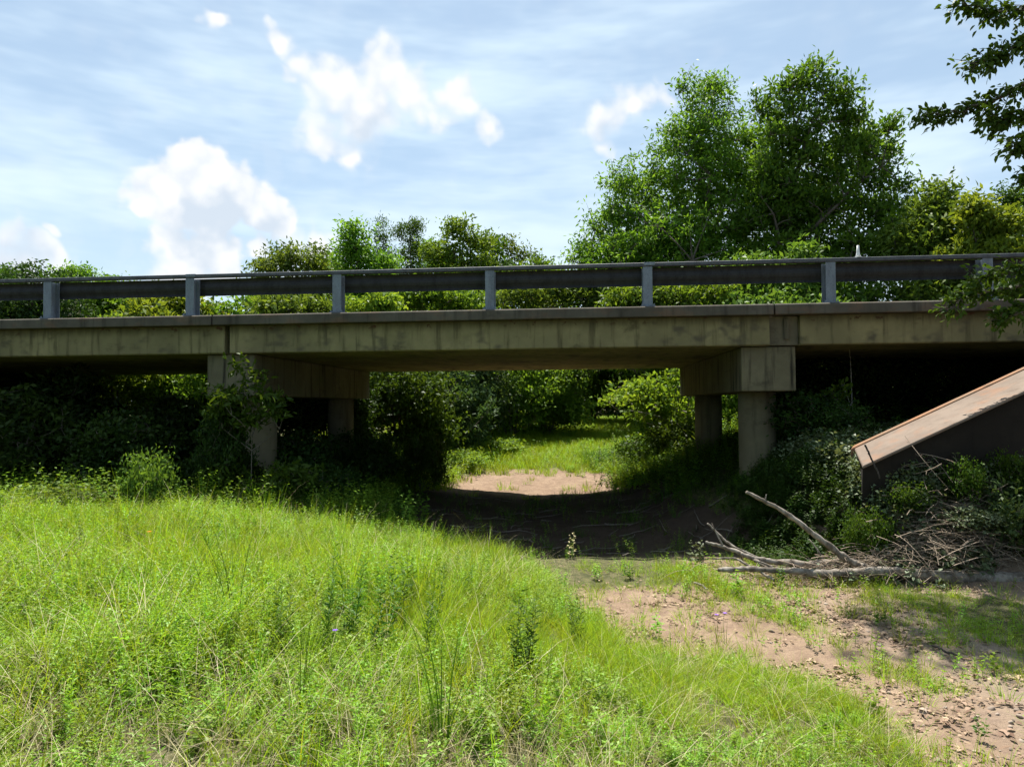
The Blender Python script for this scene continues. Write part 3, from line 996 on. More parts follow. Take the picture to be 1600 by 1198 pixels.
bush(1145, 21, 2, 'leaf_mid', .85, 'green bush seen between the two right pier columns', G3)
bush(1240, 16.0, 2, 'leaf_shaded', .72, 'green bush just right of the right front column', G3)
bush(1310, 15.2, 1, 'leaf_shaded', .95, 'dark bush behind the lower end of the concrete slope', G3)
bush(1375, 16.0, 4, 'leaf_shaded', .56, 'big dark thicket above the concrete slope', G3)
bush(1480, 16.2, 4, 'leaf_shaded', .56, 'big dark thicket behind the middle of the concrete slope', G3)
bush(1590, 16.0, 4, 'leaf_shaded', .56, 'big dark thicket at the right edge under the deck', G3)
bush(1215, 24, 4, 'leaf_shaded', .9, 'shadowy thicket behind the right pier', G3)
bush(1270, 12.3, 3, 'leaf_shaded', (.9, .9, .8), 'low dark bush between the right column and the concrete slope', G3)
bush(1352, 8.98, 3, 'leaf_dark', (.42, .28, .58), 'dark vines hanging over the foot of the concrete slope', 'vine heaps along the concrete slope wall')
bush(1500, 9.02, 3, 'leaf_dark', (.6, .26, .50), 'dark vines heaped at mid length of the concrete slope wall', 'vine heaps along the concrete slope wall')
bush(1575, 9.02, 3, 'leaf_dark', (.6, .26, .55), 'dark vines heaped at the right end of the concrete slope wall', 'vine heaps along the concrete slope wall')
bush(1425, 9.0, 3, 'leaf_dark', (.5, .26, .36), 'dark vines low against the wall of the concrete slope', 'vine heaps along the concrete slope wall')
bush(1318, 11.7, 3, 'leaf_shaded', (.6, .6, .5), 'dark weeds hiding the lower end of the concrete slope', G3)
bush(1600, 8.6, 3, 'leaf_blue', (.6, .6, .75), 'grey green bush at the right edge beside the dry brush')
bush(1500, 8.85, 3, 'leaf_vine', (.8, .4, .30), 'vine covered mound between the concrete slope and dry brush')

# thin pale stemmed tree with bright leaves right of the lane
px_tree('slender_tree', 1065, 19.5, [(1010, 605, 45, 22), (960, 625, 26, 14), (1055, 590, 30, 20), (1030, 640, 50, 26), (1080, 640, 24, 40), (1060, 680, 50, 35)],
        'leaf_bright', 'pale_bark', 'slender pale stemmed tree with bright leaves right of the lane', seed=51, n_twig=210, n_branch=30, n_limb=7, per=16,
        leaf=(.16, .08), spread=.14, trunk_r=.05, trunk_top=2.7, twig_r=.008, stems=2, stem_spread=.15)
# sapling climbing in front of the left pier
px_tree('sapling', 395, 11.8, [(372, 566, 10, 6), (348, 612, 22, 8), (396, 590, 14, 18), (365, 622, 26, 8), (345, 642, 30, 8), (420, 622, 22, 14), (385, 655, 30, 12), (430, 640, 20, 14), (350, 740, 30, 24), (460, 740, 40, 24)],
        'leaf_dark', 'bark', 'leafy sapling reaching up before the left pier cap', 'sapling', seed=52, n_twig=210, n_branch=36, n_limb=9, per=12,
        leaf=(.14, .045), spread=.09, trunk_r=.014, trunk_top=1.7, twig_r=.004, hexa=True, droop=.3)
# bare whitish stem with a few leaves by the slope
px_tree('sapling', 1328, 12.6, [(1305, 620, 16, 20), (1318, 600, 10, 10), (1330, 650, 14, 20)],
        'leaf_bright', 'pale_bark', 'half bare whitish sapling beside the lower end of the concrete slope', 'sapling', seed=53, n_twig=40, n_branch=12, n_limb=6, per=9,
        leaf=(.12, .06), spread=.07, trunk_r=.018, trunk_top=1.65, twig_r=.005, hexa=True)

# overhanging tree on the right: trunk outside the frame, branches reach in
def overhang():
    base = Vector((9.6, 7.6, 0))
    base.z = float(gz(base.x, base.y))
    r = np.random.default_rng(77)
    T = Tubes()
    T.add(bent(np.array([0, 0, -.2]), np.array([-.6, .3, 8.5]), r, .03, 9), .26 * np.linspace(1, .3, 9), 10)
    tips = []
    def wpt(px, py, Y):
        d = px_dir(px, py)
        q = d * (Y / d.y)
        return np.array([q.x - base.x, q.y - base.y, q.z + CAM_H - base.z])
    # main branches drawn as routes of points (px, py, depth)
    routes = [
        [(1760, 20, 7.9), (1690, 60, 8.0), (1620, 120, 8.1), (1560, 155, 8.2), (1500, 175, 8.3), (1440, 180, 8.3)],
        [(1760, -20, 7.6), (1680, -20, 7.7), (1610, 10, 7.8), (1550, 22, 7.9), (1500, 2, 8.0)],
        [(1690, 60, 8.0), (1640, 75, 7.9), (1595, 70, 7.8), (1555, 90, 7.8), (1525, 100, 7.7)],
        [(1760, 120, 7.8), (1690, 150, 7.9), (1630, 178, 8.0), (1580, 185, 8.1), (1550, 188, 8.1)],
        [(1720, 180, 7.6), (1660, 215, 7.7), (1615, 215, 7.7), (1588, 225, 7.7)],
        [(1700, 260, 7.7), (1650, 270, 7.7), (1605, 277, 7.7)],
        [(1780, 330, 8.6), (1700, 400, 9.0), (1620, 440, 9.3), (1560, 455, 9.5), (1510, 460, 9.6), (1490, 480, 9.6)],
        [(1700, 400, 9.0), (1640, 470, 9.2), (1590, 490, 9.3), (1555, 500, 9.3)],
        [(1700, 400, 9.0), (1640, 415, 9.2), (1580, 425, 9.4), (1530, 435, 9.5)],
    ]
    V, F, Tn, nv = [], [], [], 0
    for ro in routes:
        pts = np.array([wpt(*p) for p in ro])
        if ro[0][0] >= 1720:
            hub = np.array([-.35, .2, 4.2 + max(0, pts[0][2] - 5) * .6])
            pts = np.concatenate([[hub], pts])
        t = np.linspace(0, len(pts) - 1, 6 * len(pts))
        fine = np.stack([np.interp(t, np.arange(len(pts)), pts[:, k]) for k in range(3)], 1)
        fine += r.normal(0, .012, fine.shape)
        n = len(fine)
        T.add(fine, np.linspace(.045, .006, n) if ro[0][0] >= 1720 else np.linspace(.02, .005, n), 5)
        for i in range(int(n * .15), n):
            for _ in range(3):
                dr = unit((fine[min(i + 1, n - 1)] - fine[max(i - 1, 0)])[None])[0]
                sd2 = unit((r.normal(size=3) + np.array([0, 0, -.15]))[None])[0]
                e = fine[i] + (dr * .6 + sd2 * .9) * (.06 + .15 * r.random())
                T.add(np.stack([fine[i], (fine[i] + e) / 2 + r.normal(0, .01, 3), e]), [.005, .004, .002], 3)
                tips.append((fine[i], e, False))
    # the unseen upper crown, which throws the dappled shade on the soil
    for _ in range(300):
        c = np.array([-4.5, 3.8, 11.1]) + unit(r.normal(size=(1, 3)))[0] * np.array([2.3, 1.1, .6]) * r.random() ** .4
        tips.append((c, c + r.normal(0, .3, 3), True))
    for a, e, big in tips:
        m_ = 16 if big else 8
        tt = r.random(m_)
        p = a + (e - a) * (.25 + .85 * tt)[:, None] + r.normal(0, .16 if big else .025, (m_, 3))
        d = (e - a)[None] * 1.6 + unit(r.normal(size=(m_, 3))) * .3 + np.array([0, 0, -.12])
        nrm = unit(r.normal(size=(m_, 3))) * .8 + np.array([0, 0, .8])
        s = .7 + .5 * r.random(m_)
        v, f, k6 = leaf_arrays(p, d, nrm, (.17 if big else .088) * s, (.09 if big else .044) * s, True)
        V.append(v)
        F.append(f + nv)
        nv += len(v)
        Tn.append(np.repeat(np.clip(.45 + .5 * (r.random(m_) - .5), 0, 1), k6))
    o = empty('overhanging_tree', base)
    tag(o, 'tree rooted off to the right whose leafy branches overhang the upper right corner', 'tree')
    link('trunk', T.mesh('trunk'), M['bark'], o)
    link('crown', mesh_np('crown', np.concatenate(V), np.concatenate(F), {'tint': np.concatenate(Tn)}), M['leaf_dark'], o)


overhang()

# ------------------------------------------------------------------ fallen wood
def log(name, route, rad, mat, label, cat, seed, sides=12, forks=()):
    r = np.random.default_rng(seed)
    o = empty(name, route[0])
    tag(o, label, cat)
    P = np.array(route, float) - np.array(route[0])
    n = 10 * len(P)
    t = np.linspace(0, len(P) - 1, n)
    fine = np.stack([np.interp(t, np.arange(len(P)), P[:, k]) for k in range(3)], 1)
    ker = np.ones(7) / 7
    sm = np.stack([np.convolve(np.pad(fine[:, k], 3, mode='edge'), ker, 'valid') for k in range(3)], 1)
    sm += np.cumsum(r.normal(0, .004, sm.shape), 0)
    rr = .80 * np.interp(t, np.arange(len(P)), rad) * (1 + .10 * r.normal(size=n))
    mb = MB().tube(sm, rr, sides)
    v = np.array(mb.v)
    v += r.normal(0, np.mean(rad) * .05, v.shape)
    mb.v = [tuple(p) for p in v]
    mb.build('stem', M[mat], o, smooth=True)
    for (i, vec, r0) in forks:
        a = sm[int(i * (n - 1))]
        q = bent(a, a + np.array(vec), r, .06, 6)
        MB().tube(q, r0 * np.linspace(1, .35, 6), 8).build('side_branch', M[mat], o, smooth=True)
    return o


def gp(px, py, Y=None):
    """point of the ground under a place in the photograph"""
    d = px_dir(px, py)
    lo = 1.0
    for _ in range(4000):
        q = d * (lo / d.y)
        if q.z + CAM_H <= float(gz(q.x, q.y)) or lo > 60:
            break
        lo += .02
    return np.array([q.x, q.y, float(gz(q.x, q.y))])


def wp(px, py, Y):
    return np.array([at(px, Y), Y, zpx(py, Y)])


log('fallen_branch', [wp(1161, 766, 8.75), wp(1215, 793, 8.72), wp(1270, 832, 8.68), wp(1330, 876, 8.62), wp(1400, 893, 8.60)], [.024, .034, .042, .055, .055],
    'dead_wood', 'pale dead branch leaning up out of the log pile toward the pier', 'branch', 1, 12, ((.18, (.02, 0, .09), .014), (.55, (-.22, .1, .22), .012)))
log('fallen_log', [wp(1116, 888, 8.50), wp(1180, 888, 8.50), wp(1290, 900, 8.45), wp(1390, 893, 8.46), wp(1480, 902, 8.42), wp(1640, 905, 8.4), wp(1750, 903, 8.4)], [.03, .042, .055, .07, .09, .105, .11],
    'dead_wood', 'longest grey log lying along the front of the pile to the right edge', 'log', 2, 14, ((.22, (-.25, .1, .10), .02), (.55, (.5, -.15, .04), .018)))
log('fallen_log', [wp(1150, 862, 9.0), wp(1200, 876, 8.95), wp(1260, 880, 8.9), wp(1320, 874, 8.85), wp(1400, 882, 8.8), wp(1470, 893, 8.7)], [.028, .045, .055, .06, .05, .03],
    'dead_wood', 'crooked brown log lying just behind the longest log', 'log', 3, 12, ((.5, (-.15, .1, .28), .016), (.15, (-.35, .1, .16), .02)))
log('fallen_branch', [wp(1098, 845, 9.3), wp(1150, 858, 9.2), wp(1200, 884, 8.7)], [.022, .032, .03], 'dead_wood',
    'short brown branch at the left end of the log pile', 'branch', 4, 10, ((.3, (-.14, .05, .3), .014),))
log('fallen_branch', [wp(1102, 815, 9.6), wp(1130, 836, 9.5), wp(1165, 862, 9.3)], [.014, .02, .022], 'dead_wood',
    'thin grey stick rising from the left end of the log pile', 'branch', 5, 8)
log('fallen_branch', [wp(1210, 905, 8.3), wp(1150, 872, 8.7), wp(1110, 873, 8.8)], [.02, .016, .008], 'dead_wood',
    'thin pale forked stick crossing the longest log', 'branch', 6, 8)
log('stick', [gp(1455, 1012) + [0, 0, .02], gp(1490, 1022) + [0, 0, .035], gp(1520, 1030) + [0, 0, .02]], [.012, .014, .008], 'dark_wood', 'dark stick on bare soil in the dappled shade', 'stick', 7, 7)
log('stick', [gp(1085, 912) + [0, 0, .02], gp(1105, 924) + [0, 0, .03]], [.016, .012], 'dead_wood', 'short grey stick on the bare soil left of the logs', 'stick', 8, 7)
log('stick', [wp(1350, 692, 9.0), wp(1362, 720, 8.98), wp(1376, 748, 8.96)], [.014, .014, .012], 'dark_wood', 'dark stick leaning on the lower end of the concrete slope', 'stick', 9, 7)


# ------------------------------------------------------------------ small plants that are scattered
protos = bpy.data.collections.new('plant_kinds')


def blades(n, h, w, lean, seed, spread=.08, segs=4, hvar=.4, curl=.5):
    """a tuft of tapering arched blades"""
    r = np.random.default_rng(seed)
    a = r.random(n) * 6.283
    q = np.sqrt(r.random(n)) * spread
    H = h * (1 - hvar + 2 * hvar * r.random(n))
    le = lean * (.3 + r.random(n))
    dirx, diry = np.cos(a + r.normal(0, .6, n)), np.sin(a + r.normal(0, .6, n))
    V = np.zeros((n, segs + 1, 2, 3))
    fa = r.random(n) * 6.283
    sx, sy = np.cos(fa), np.sin(fa)
    for i in range(segs + 1):
        t = i / segs
        off = H * le * (t ** (1 + curl * 1.6))
        cx = np.cos(a) * q + dirx * off
        cy = np.sin(a) * q + diry * off
        cz = H * (t - .35 * le * t ** 3) - .03
        ww = w * (1 - .92 * t ** 1.6) * (.7 + .6 * r.random(n) if i == 0 else 1) * .5
        V[:, i, 0] = np.stack([cx - sx * ww, cy - sy * ww, cz], 1)
        V[:, i, 1] = np.stack([cx + sx * ww, cy + sy * ww, cz], 1)
    b = np.arange(n)[:, None] * (segs + 1) * 2 + np.arange(segs)[None] * 2
    F = np.stack([b, b + 1, b + 3, b + 2], -1).reshape(-1, 4)
    ti = np.clip(.5 + .9 * (r.random(n) - .5), 0, 1)
    return V.reshape(-1, 3), F, np.repeat(ti, (segs + 1) * 2)


def herb(nst, h, leaf, seed, spread=.06, per=26, up=.5):
    """upright leafy stems: thin blades for stems, diamond leaves up their length"""
    r = np.random.default_rng(seed)
    Vs, Fs, Ts, n0 = [], [], [], 0
    for s in range(nst):
        b = np.array([r.normal(0, spread), r.normal(0, spread), 0])
        H = h * (.6 + .6 * r.random())
        e = b + np.array([r.normal(0, .12) * H, r.normal(0, .12) * H, H])
        t = (.12 + .9 * (np.arange(per) + r.random(per)) / per)
        p = b + (e - b) * t[:, None] + r.normal(0, .004, (per, 3))
        an = np.arange(per) * 2.4 + r.random() * 6
        d = np.stack([np.cos(an), np.sin(an), np.full(per, up) + r.normal(0, .25, per)], 1)
        sz = (.6 + .6 * r.random(per)) * (1.15 - .55 * t)
        v, f, _ = leaf_arrays(p, d, np.array([[0, 0, 1.]]) + r.normal(0, .4, (per, 3)), leaf[0] * sz, leaf[1] * sz, False)
        st = np.array([[b[0] - .002, b[1], -.03], [b[0] + .002, b[1], -.03], [e[0] + .001, e[1], e[2]], [e[0] - .001, e[1], e[2]]])
        for vv, ff, tt in ((v, f, np.repeat(np.clip(.25 + .6 * t + .3 * (r.random(per) - .5), 0, 1), 4)), (st, np.array([[0, 1, 2, 3]]), np.full(4, .3))):
            Vs.append(vv)
            Fs.append(ff + n0)
            Ts.append(tt)
            n0 += len(vv)
    return np.concatenate(Vs), np.concatenate(Fs), np.concatenate(Ts)


def proto(coll, name, arr, mat):
    V, F, t = arr
    return link(name, mesh_np(name, V, F, {'tint': t}), M[mat], None, coll)


def kinds(name, lst):
    c = bpy.data.collections.new(name)
    for i, (arr, mat) in enumerate(lst):
        proto(c, '%s_%02d' % (name, i), arr, mat)
    return c


def scatter(name, coll, P, idx, scl, rot, label=None):
    """one object: instances of the kinds in coll on the points P"""
    n = len(P)
    me = bpy.data.meshes.new(name)
    me.vertices.add(n)
    me.vertices.foreach_set('co', np.asarray(P, np.float32).ravel())
    a = me.attributes.new('pick', 'INT', 'POINT')
    a.data.foreach_set('value', np.asarray(idx, np.int32))
    a = me.attributes.new('size', 'FLOAT_VECTOR', 'POINT')
    a.data.foreach_set('vector', np.asarray(scl, np.float32).ravel())
    a = me.attributes.new('turn', 'FLOAT_VECTOR', 'POINT')
    a.data.foreach_set('vector', np.asarray(rot, np.float32).ravel())
    o = link(name, me, None)
    tag(o, kind='stuff')
    if label:
        o['label'] = label
    ng = bpy.data.node_groups.new(name, 'GeometryNodeTree')
    ng.interface.new_socket('Geometry', in_out='INPUT', socket_type='NodeSocketGeometry')
    ng.interface.new_socket('Geometry', in_out='OUTPUT', socket_type='NodeSocketGeometry')
    N, Lk = ng.nodes, ng.links
    gi, go = N.new('NodeGroupInput'), N.new('NodeGroupOutput')
    ci = N.new('GeometryNodeCollectionInfo')
    ci.inputs['Collection'].default_value = coll
    ci.inputs['Separate Children'].default_value = True
    ci.inputs['Reset Children'].default_value = True
    ip = N.new('GeometryNodeInstanceOnPoints')
    ip.inputs['Pick Instance'].default_value = True
    for nm, typ, so_ in (('pick', 'INT', 'Instance Index'), ('size', 'FLOAT_VECTOR', 'Scale'), ('turn', 'FLOAT_VECTOR', 'Rotation')):
        na = N.new('GeometryNodeInputNamedAttribute')
        na.data_type = typ
        na.inputs['Name'].default_value = nm
        if so_ == 'Rotation':
            er = N.new('FunctionNodeEulerToRotation')
            Lk.new(na.outputs[0], er.inputs[0])
            Lk.new(er.outputs[0], ip.inputs['Rotation'])
        else:
            Lk.new(na.outputs[0], ip.inputs[so_])
    Lk.new(gi.outputs[0], ip.inputs['Points'])
    Lk.new(ci.outputs[0], ip.inputs['Instance'])
    Lk.new(ip.outputs[0], go.inputs[0])
    md = o.modifiers.new('scatter', 'NODES')
    md.node_group = ng
    return o


def spots(n, x0, x1, y0, y1, r, keep=None, fan=None):
    x = r.uniform(x0, x1, n)
    y = r.uniform(y0, y1, n)
    k = np.ones(n, bool)
    if fan:
        k &= (np.abs(x) < fan * y + 1.2)
    if keep is not None:
        k &= r.random(n) < keep(x, y)
    x, y = x[k], y[k]
    return x, y


def rots(n, r, tilt=.15):
    return np.stack([r.normal(0, tilt, n), r.normal(0, tilt, n), r.random(n) * 6.283], 1)


# meadow in front
mk_ = kinds('meadow_kinds', [
    (blades(46, .34, .0055, .55, 1), 'grass'), (blades(40, .42, .005, .7, 2), 'grass'), (blades(60, .22, .0045, .6, 3, .10), 'grass'),   # 0-2 grasses
    (herb(5, .34, (.050, .013), 4), 'forb'), (herb(6, .28, (.040, .014), 5), 'forb'), (herb(4, .42, (.055, .012), 6, per=34), 'forb'),    # 3-5 herbs
    (blades(9, .52, .0042, .7, 7, .12), 'straw'), (blades(18, .22, .004, 1.2, 8, .13), 'straw'),                                       # 6-7 dry stalks
    (herb(4, .26, (.060, .032), 9, per=14, up=.2), 'forb'), (blades(11, .58, .0075, .38, 10, .07, 5, .35), 'grass'),                                                                            # 8 broader leaves
])
r = np.random.default_rng(20)
x, y = spots(26000, -9.5, 3.2, 2.4, 11.2, r, lambda x, y: (1 - bare(x, y)) * (.45 + .55 * sst(fbm(x, y, 1.7, 33), .36, .5)) * np.interp(y, [3, 5.5], [.72, 1]) * (1 - .75 * sst(y, 10.3, 11.0)) * (1 - sst(x - np.interp(y, XLy, XLx), .0, .35)), .82)
n = len(x)
herbish = sst(fbm(x, y, .5, 21) + .25 * sst(-x, -1.5, 2.5) - .10 * sst(y, 6.5, 9), .46, .62)
u = r.random(n)
dry = .10 + .38 * (1 - sst(y, 3.6, 5.4)) + .16 * sst(fbm(x, y, 1.1, 25), .55, .65)
idx = np.where(u < dry, r.integers(6, 8, n), np.where(r.random(n) < .80 * herbish, r.choice([3, 4, 5, 3, 4, 8], n), r.integers(0, 3, n)))
idx = np.where((r.random(n) < .07) & (idx < 6), 9, idx)
hs = np.interp(y, [2.4, 4.5, 7, 10], [.62, .85, 1.0, .84]) * np.interp(x, [-6, -1, .6, 1.4, 2.6], [1.1, 1.05, .8, .42, .34])
hs = hs * (.75 + .5 * r.random(n)) * (.45 + 1.1 * fbm(x, y, .9, 30))
ws = hs * .5 + .5
scatter('meadow_grass', mk_, np.stack([x, y, gz(x, y) - .01], 1), idx, np.stack([ws, ws, hs], 1), rots(n, r), 'lush yellow green meadow of grasses and herbs in the foreground')

# thin grass on the soil and at its margins
sk = kinds('low_grass_kinds', [(blades(34, .13, .004, .7, 31, .08), 'grass'), (blades(24, .17, .004, .8, 32, .06), 'grass'), (herb(3, .13, (.034, .018), 33, per=10, up=.25), 'forb'), (blades(12, .15, .0035, 1.0, 34, .1), 'straw')])
x, y = spots(15000, .0, 8.0, 2.6, 9.6, r, lambda x, y: np.clip(.06 + .12 * sst(fbm(x, y, 2.2, 47), .5, .62) + .9 * (1 - bare(x, y)) * sst(x, .5, 2.0), 0, 1) * (.35 + sst(fbm(x, y, 1.2, 41), .42, .62)) * (1 - .55 * sst(x, 4, 5)), .82)
n = len(x)
s = (.6 + .7 * r.random(n))
scatter('path_grass', sk, np.stack([x, y, gz(x, y) - .03], 1), r.choice([0, 1, 0, 1, 2, 2, 3], n), np.stack([s, s, s], 1), rots(n, r, .2), 'short sparse grass and seedlings on the reddish soil')

# lane beyond the bridge
fk = kinds('lane_kinds', [(blades(40, .24, .012, .6, 41, .22), 'grass_far'), (blades(40, .32, .012, .7, 42, .24), 'grass_far'), (herb(7, .32, (.07, .03), 43, .14, per=18), 'forb')])
x, y = spots(30000, -9, 16, 16.8, 46, r, lambda x, y: (1 - .97 * bare(x, y)) * np.clip(1.2 - np.abs(x - np.interp(y, PY, PX)) / 7, .1, 1))
n = len(x)
s = (.6 + .7 * r.random(n)) * np.where(np.abs(x - np.interp(y, PY, PX)) < 1.9, .75, 1.2)
scatter('lane_grass', fk, np.stack([x, y, gz(x, y) - .03], 1), r.choice([0, 1, 0, 1, 2], n), np.stack([s, s, s], 1), rots(n, r, .12), 'sunlit grass covering the lane beyond the bridge')

# vines over the right bank, and shaded undergrowth on both banks
vk = kinds('vine_kinds', [(herb(6, .16, (.075, .062), 51, .16, per=9, up=.1), 'leaf_vine'), (herb(7, .24, (.065, .055), 52, .16, per=9, up=.1), 'leaf_vine'), (herb(6, .22, (.07, .03), 53, .15, per=12, up=.3), 'leaf_shaded')])
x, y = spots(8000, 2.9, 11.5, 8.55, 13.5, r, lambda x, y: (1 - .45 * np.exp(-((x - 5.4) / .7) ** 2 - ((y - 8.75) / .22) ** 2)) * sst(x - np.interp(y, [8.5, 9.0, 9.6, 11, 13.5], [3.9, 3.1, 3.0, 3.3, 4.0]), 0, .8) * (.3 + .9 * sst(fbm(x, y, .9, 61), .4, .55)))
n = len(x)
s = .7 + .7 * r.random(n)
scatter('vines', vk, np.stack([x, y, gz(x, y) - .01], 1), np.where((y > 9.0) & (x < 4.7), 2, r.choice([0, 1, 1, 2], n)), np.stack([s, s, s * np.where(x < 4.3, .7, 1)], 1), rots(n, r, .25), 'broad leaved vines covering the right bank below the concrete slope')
uk = kinds('undergrowth_kinds', [(herb(6, .34, (.075, .03), 55, .16, per=14, up=.3), 'leaf_shaded'), (blades(26, .4, .008, .8, 56, .16), 'weed'), (herb(5, .5, (.08, .035), 57, .14, per=16, up=.3), 'leaf_mid')])
x, y = spots(7500, -14, -1.0, 10.6, 22, r, lambda x, y: (1 - bare(x, y)) * .9 * (1 - sst(x, -3.2, -1.6) * sst(y, 13, 16)))
x2, y2 = spots(5500, 2.4, 14, 10.6, 24, r, lambda x, y: (1 - bare(x, y)) * .9)
x3, y3 = spots(420, -3.5, 5.0, 9.6, 17.0, r)
x, y = np.r_[x, x2, x3], np.r_[y, y2, y3]
n = len(x)
s = .6 + .8 * r.random(n)
s = s * np.where((x > 2) & (y < 13.6), .5, 1.0)
s[-len(x3):] = .25 + .3 * r.random(len(x3))
scatter('undergrowth', uk, np.stack([x, y, gz(x, y) - .01], 1), r.choice([0, 1, 2], n), np.stack([s, s, s], 1), rots(n, r, .15), 'shaded undergrowth on the banks under the bridge')

# dry leaves, clods and pebbles
def flake(seed, L, W):
    rr = np.random.default_rng(seed)
    m_ = 6
    p = rr.normal(0, .05, (m_, 3)) * [1, 1, .1] + [0, 0, .008]
    v, f, _ = leaf_arrays(p, unit(rr.normal(size=(m_, 3)) * [1, 1, .15]), np.array([[0, 0, 1.]]) + rr.normal(0, .25, (m_, 3)), np.full(m_, L), np.full(m_, W), True, .3)
    return v, f, np.repeat(rr.random(m_), 6)


def clod(seed, s):
    rr = np.random.default_rng(seed)
    import bmesh
    bm = bmesh.new()
    bmesh.ops.create_icosphere(bm, subdivisions=2, radius=s)
    for v in bm.verts:
        v.co *= 1 + .25 * (rr.random() - .5)
        v.co.z *= .55
    V = np.array([v.co[:] for v in bm.verts])
    F = np.array([[v.index for v in f.verts] for f in bm.faces])
    bm.free()
    return V, F, np.zeros(len(V))


lk = kinds('litter_kinds', [(flake(1, .055, .03), 'litter'), (flake(2, .04, .028), 'litter'), (flake(3, .07, .022), 'litter')])
x, y = spots(5200, -.5, 8.5, 2.6, 9.6, r, lambda x, y: bare(x, y) * (.25 + .75 * sst(fbm(x, y, 1.5, 71), .4, .6)), .82)
n = len(x)
s = .45 + .75 * r.random(n)
scatter('leaf_litter', lk, np.stack([x, y, gz(x, y) - .026], 1), r.integers(0, 3, n), np.stack([s, s, s], 1), rots(n, r, .1), 'dry fallen leaves strewn on the bare soil')
ck = kinds('clod_kinds', [(clod(1, .022), 'stone'), (clod(2, .016), 'stone'), (clod(3, .03), 'stone')])
x, y = spots(4200, -.5, 8.5, 2.6, 9.8, r, lambda x, y: bare(x, y) * (.2 + .8 * sst(fbm(x, y, 1.1, 75), .45, .6)), .82)
n = len(x)
s = .25 + .9 * r.random(n) ** 3
scatter('pebbles', ck, np.stack([x, y, gz(x, y) - .028], 1), r.integers(0, 3, n), np.stack([s, s, s], 1), rots(n, r, .4), 'small clods and pebbles on the reddish soil')

# tangle of dry brush on the right bank
def brush():
    rr = np.random.default_rng(88)
    T = Tubes()
    for _ in range(1700):
        c = np.array([rr.normal(5.2, .9), rr.normal(8.72, .16), 0])
        c[2] = float(gz(c[0], c[1])) + rr.random() ** 2 * .34 * (.3 + 1.4 * float(fbm(c[0], c[1], 1.6, 83))) * math.exp(-((c[0] - 5.3) / 1.3) ** 2) + .01
        a = rr.random() * 6.283
        L = .25 + .6 * rr.random()
        d = np.array([math.cos(a), math.sin(a) * .7, rr.normal(0, .28)]) * L
        T.add(bent(c - d / 2, c + d / 2, rr, .16, 6, .15), np.linspace(.0045, .0015, 6) * (.6 + rr.random()), 3)
    o = link('dry_brush', T.mesh('dry_brush'), M['twig'])
    tag(o, 'tangle of dry brown stems on the right bank behind the logs', kind='stuff')


brush()


def drift():
    rr = np.random.default_rng(89)
    T = Tubes()
    for _ in range(170):
        c = np.array([rr.uniform(-3.5, 4.5), rr.uniform(9.9, 17), 0])
        a, L = rr.normal(.5, .7), .2 + .7 * rr.random() ** 2
        d = np.array([math.cos(a), math.sin(a), 0]) * L
        p = bent(c - d / 2, c + d / 2, rr, .12, 6)
        p[:, 2] = gz(p[:, 0], p[:, 1]) + .012 + .02 * rr.random(6)
        T.add(p, np.linspace(.012, .005, 6) * (.5 + rr.random()), 4)
    o = link('flood_debris', T.mesh('flood_debris'), M['bark'])
    tag(o, 'dark sticks washed over the creek bed under the bridge', kind='stuff')


drift()

# ------------------------------------------------------------------ single plants in the meadow and on the soil
def small(name, arrs, loc, label, cat, group=None, rz=0.0, sc=1.0):
    o = empty(name, loc, rz)
    o.scale = (sc,) * 3
    tag(o, label, cat, group)
    for pn, arr, mat in arrs:
        V, F, t = arr
        link(pn, mesh_np(pn, V, F, {'tint': t}), M[mat], o)
    return o


def on(px, py):
    q = gp(px, py)
    return (q[0], q[1], q[2] - .01)


wd = [herb(4, .62, (.075, .014), 61, .05, per=60, up=.5), herb(5, .52, (.07, .018), 62, .07, per=46, up=.4), herb(3, .72, (.07, .013), 63, .04, per=70, up=.6)]
wp0 = []
places = [(600, 985, 1, 'dark branching weed tallest in the middle of the meadow'), (640, 968, 0, None), (715, 955, 2, None), (676, 965, 0, None), (500, 1020, 2, None), (545, 1010, 0, None),
          (580, 1025, 1, None), (665, 1025, 2, None), (800, 1075, 1, 'dense dark weed clump low in the middle of the meadow'), (835, 1065, 1, None), (900, 1010, 0, None), (440, 1040, 0, None),
          (330, 900, 0, None), (215, 880, 2, None), (120, 890, 1, None), (745, 930, 0, None)]
for (px, py, v, lab) in places:
    if len(wp0) <= v or v not in [k for k, _ in wp0]:
        o = small('tall_weed', [('stalks', wd[v], 'weed')], on(px, py), 'x', 'weed', 'tall dark weeds in the meadow', random.random() * 6)
        wp0.append((v, o))
    else:
        o = copy_tree(dict(wp0)[v])
        o.location = on(px, py)
        o.rotation_euler = (0, 0, random.random() * 6)
    q = .85 + .35 * random.random()
    o.scale = (q, q, q)
    o['label'] = lab or 'slender dark green weed standing above the pale meadow grass'

sg = blades(16, .85, .009, .45, 65, .05, 7, .3, .8)
sedges = [(365, 1010, 1.0, 'tuft of long coarse blades left of the dark weeds'), (690, 1185, .95, 'tuft of long arching blades at the bottom middle'), (470, 1140, .9, 'tuft of long bent blades in the lower left meadow'),
          (700, 880, .7, 'tall grass tuft at the shadow edge before the lane'), (50, 830, .8, 'tall grass tuft at the back left corner of the meadow')]
s0 = None
for (px, py, s_, lab) in sedges:
    if s0 is None:
        s0 = o = small('grass_tuft', [('blades', sg, 'weed')], on(px, py), lab, 'grass tuft', 'tufts of long blades')
    else:
        o = copy_tree(s0)
        o.location = on(px, py)
        o['label'] = lab
    o.rotation_euler = (0, 0, random.random() * 6)
    o.scale = (s_, s_, s_)


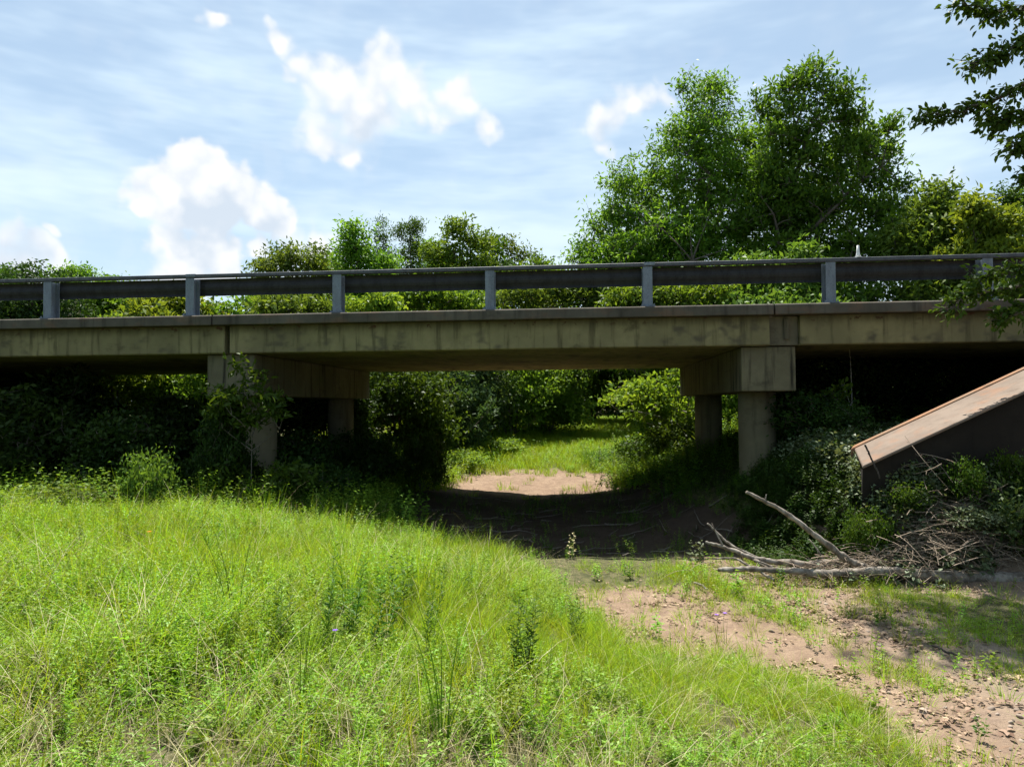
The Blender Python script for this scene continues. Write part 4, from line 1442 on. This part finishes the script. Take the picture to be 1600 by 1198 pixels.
def flower(seed, n, R_, hh):
    rr = np.random.default_rng(seed)
    a = np.arange(n) * 6.283 / n
    d = np.stack([np.cos(a), np.sin(a), np.full(n, .25)], 1)
    v, f, _ = leaf_arrays(np.tile([0, 0, hh], (n, 1)).astype(float), d, np.tile([0, 0, 1.], (n, 1)), np.full(n, R_), np.full(n, R_ * .9), True)
    return v, f, np.repeat(rr.random(n), 6)


for (px, py, s_, lab, m_) in ((1120, 1000, 1.0, 'purple flower at left of the pair on bare soil', 'purple'), (1133, 1000, 1.05, 'purple flower at right of the pair on bare soil', 'purple'),
                              (523, 1085, 1.0, 'single purple flower in the meadow grass', 'purple'), (232, 905, 1.15, 'single orange flower in the back of the meadow', 'orange')):
    hh = .24 if px > 1000 else .42
    small('wildflower', [('stem', blades(3, hh, .005, .12, 66 + px, .01, 3, .05), 'weed'), ('petals', flower(px, 6, .021, hh), m_)], on(px, py), lab, 'flower', 'wildflowers', 0, s_)

seedl = [herb(5, .34, (.085, .05), 71, .06, per=12, up=.25), herb(4, .26, (.09, .045), 72, .05, per=9, up=.3)]
for (px, py, v, s_, m_, lab) in ((1085, 885, 0, 1.0, 'leaf_vine', 'leafy seedling at the left end of the log pile'), (1150, 930, 1, 1.0, 'forb', 'bright green seedling below the log ends'),
                                 (1218, 912, 0, .6, 'weed', 'dark green seedling in front of the longest log'), (980, 905, 1, .75, 'weed', 'low dark seedling on the soil near the shadow edge'),
                                 (1025, 990, 1, .7, 'forb', 'lone seedling on the reddish bare soil'), (1530, 1150, 1, .5, 'weed', 'small dark seedling in the lower right corner'),
                                 (1370, 1120, 1, .7, 'forb', 'broad leaved seedling at the edge of the path grass'), (1555, 1050, 1, .6, 'leaf_bright', 'light green seedling at the right edge of the soil'),
                                 (935, 905, 0, .6, 'forb', 'pale leafy seedling where meadow meets soil'), (1380, 975, 1, .6, 'weed', 'seedling in the shade below the longest log')):
    small('seedling', [('leaves', seedl[v], m_)], on(px, py), lab, 'seedling', 'seedlings on the soil', px * .1, s_)
small('dead_weed', [('stalks', herb(3, .34, (.05, .03), 75, .03, per=9, up=.3), 'straw')], on(893, 872), 'dry tan weed standing in front of the dark shadow', 'weed')

# far wood that closes the view, one mass
def wood():
    rr = np.random.default_rng(99)
    V, F, Tn, nv = [], [], [], 0
    n = 260
    ang = rr.uniform(-1.25, 1.25, n)
    dist = rr.uniform(52, 80, n)
    for a, D in zip(ang, dist):
        cx, cy = math.sin(a) * D, math.cos(a) * D
        h = rr.uniform(6.0, 8.6)
        m_ = 420
        u = unit(rr.normal(size=(m_, 3))) * (rr.random((m_, 1)) ** .4)
        p = np.array([cx, cy, h * .5]) + u * np.array([3.2, 3.2, h * .5]) * (1 + .15 * rr.normal(size=(m_, 1)))
        p[:, 2] = np.maximum(p[:, 2], .2) + float(gz(cx, cy))
        s = .6 + .6 * rr.random(m_)
        v, f, k6 = leaf_arrays(p, rr.normal(size=(m_, 3)), rr.normal(size=(m_, 3)) + [0, 0, .6], .75 * s, .45 * s, False)
        V.append(v)
        F.append(f + nv)
        nv += len(v)
        Tn.append(np.repeat(np.clip(rr.random() * .6 + .4 * rr.random(m_), 0, 1), k6))
    o = link('far_wood', mesh_np('far_wood', np.concatenate(V), np.concatenate(F), {'tint': np.concatenate(Tn)}), M['leaf_dark'])
    tag(o, 'distant wood closing the view behind the trees', kind='stuff')


wood()
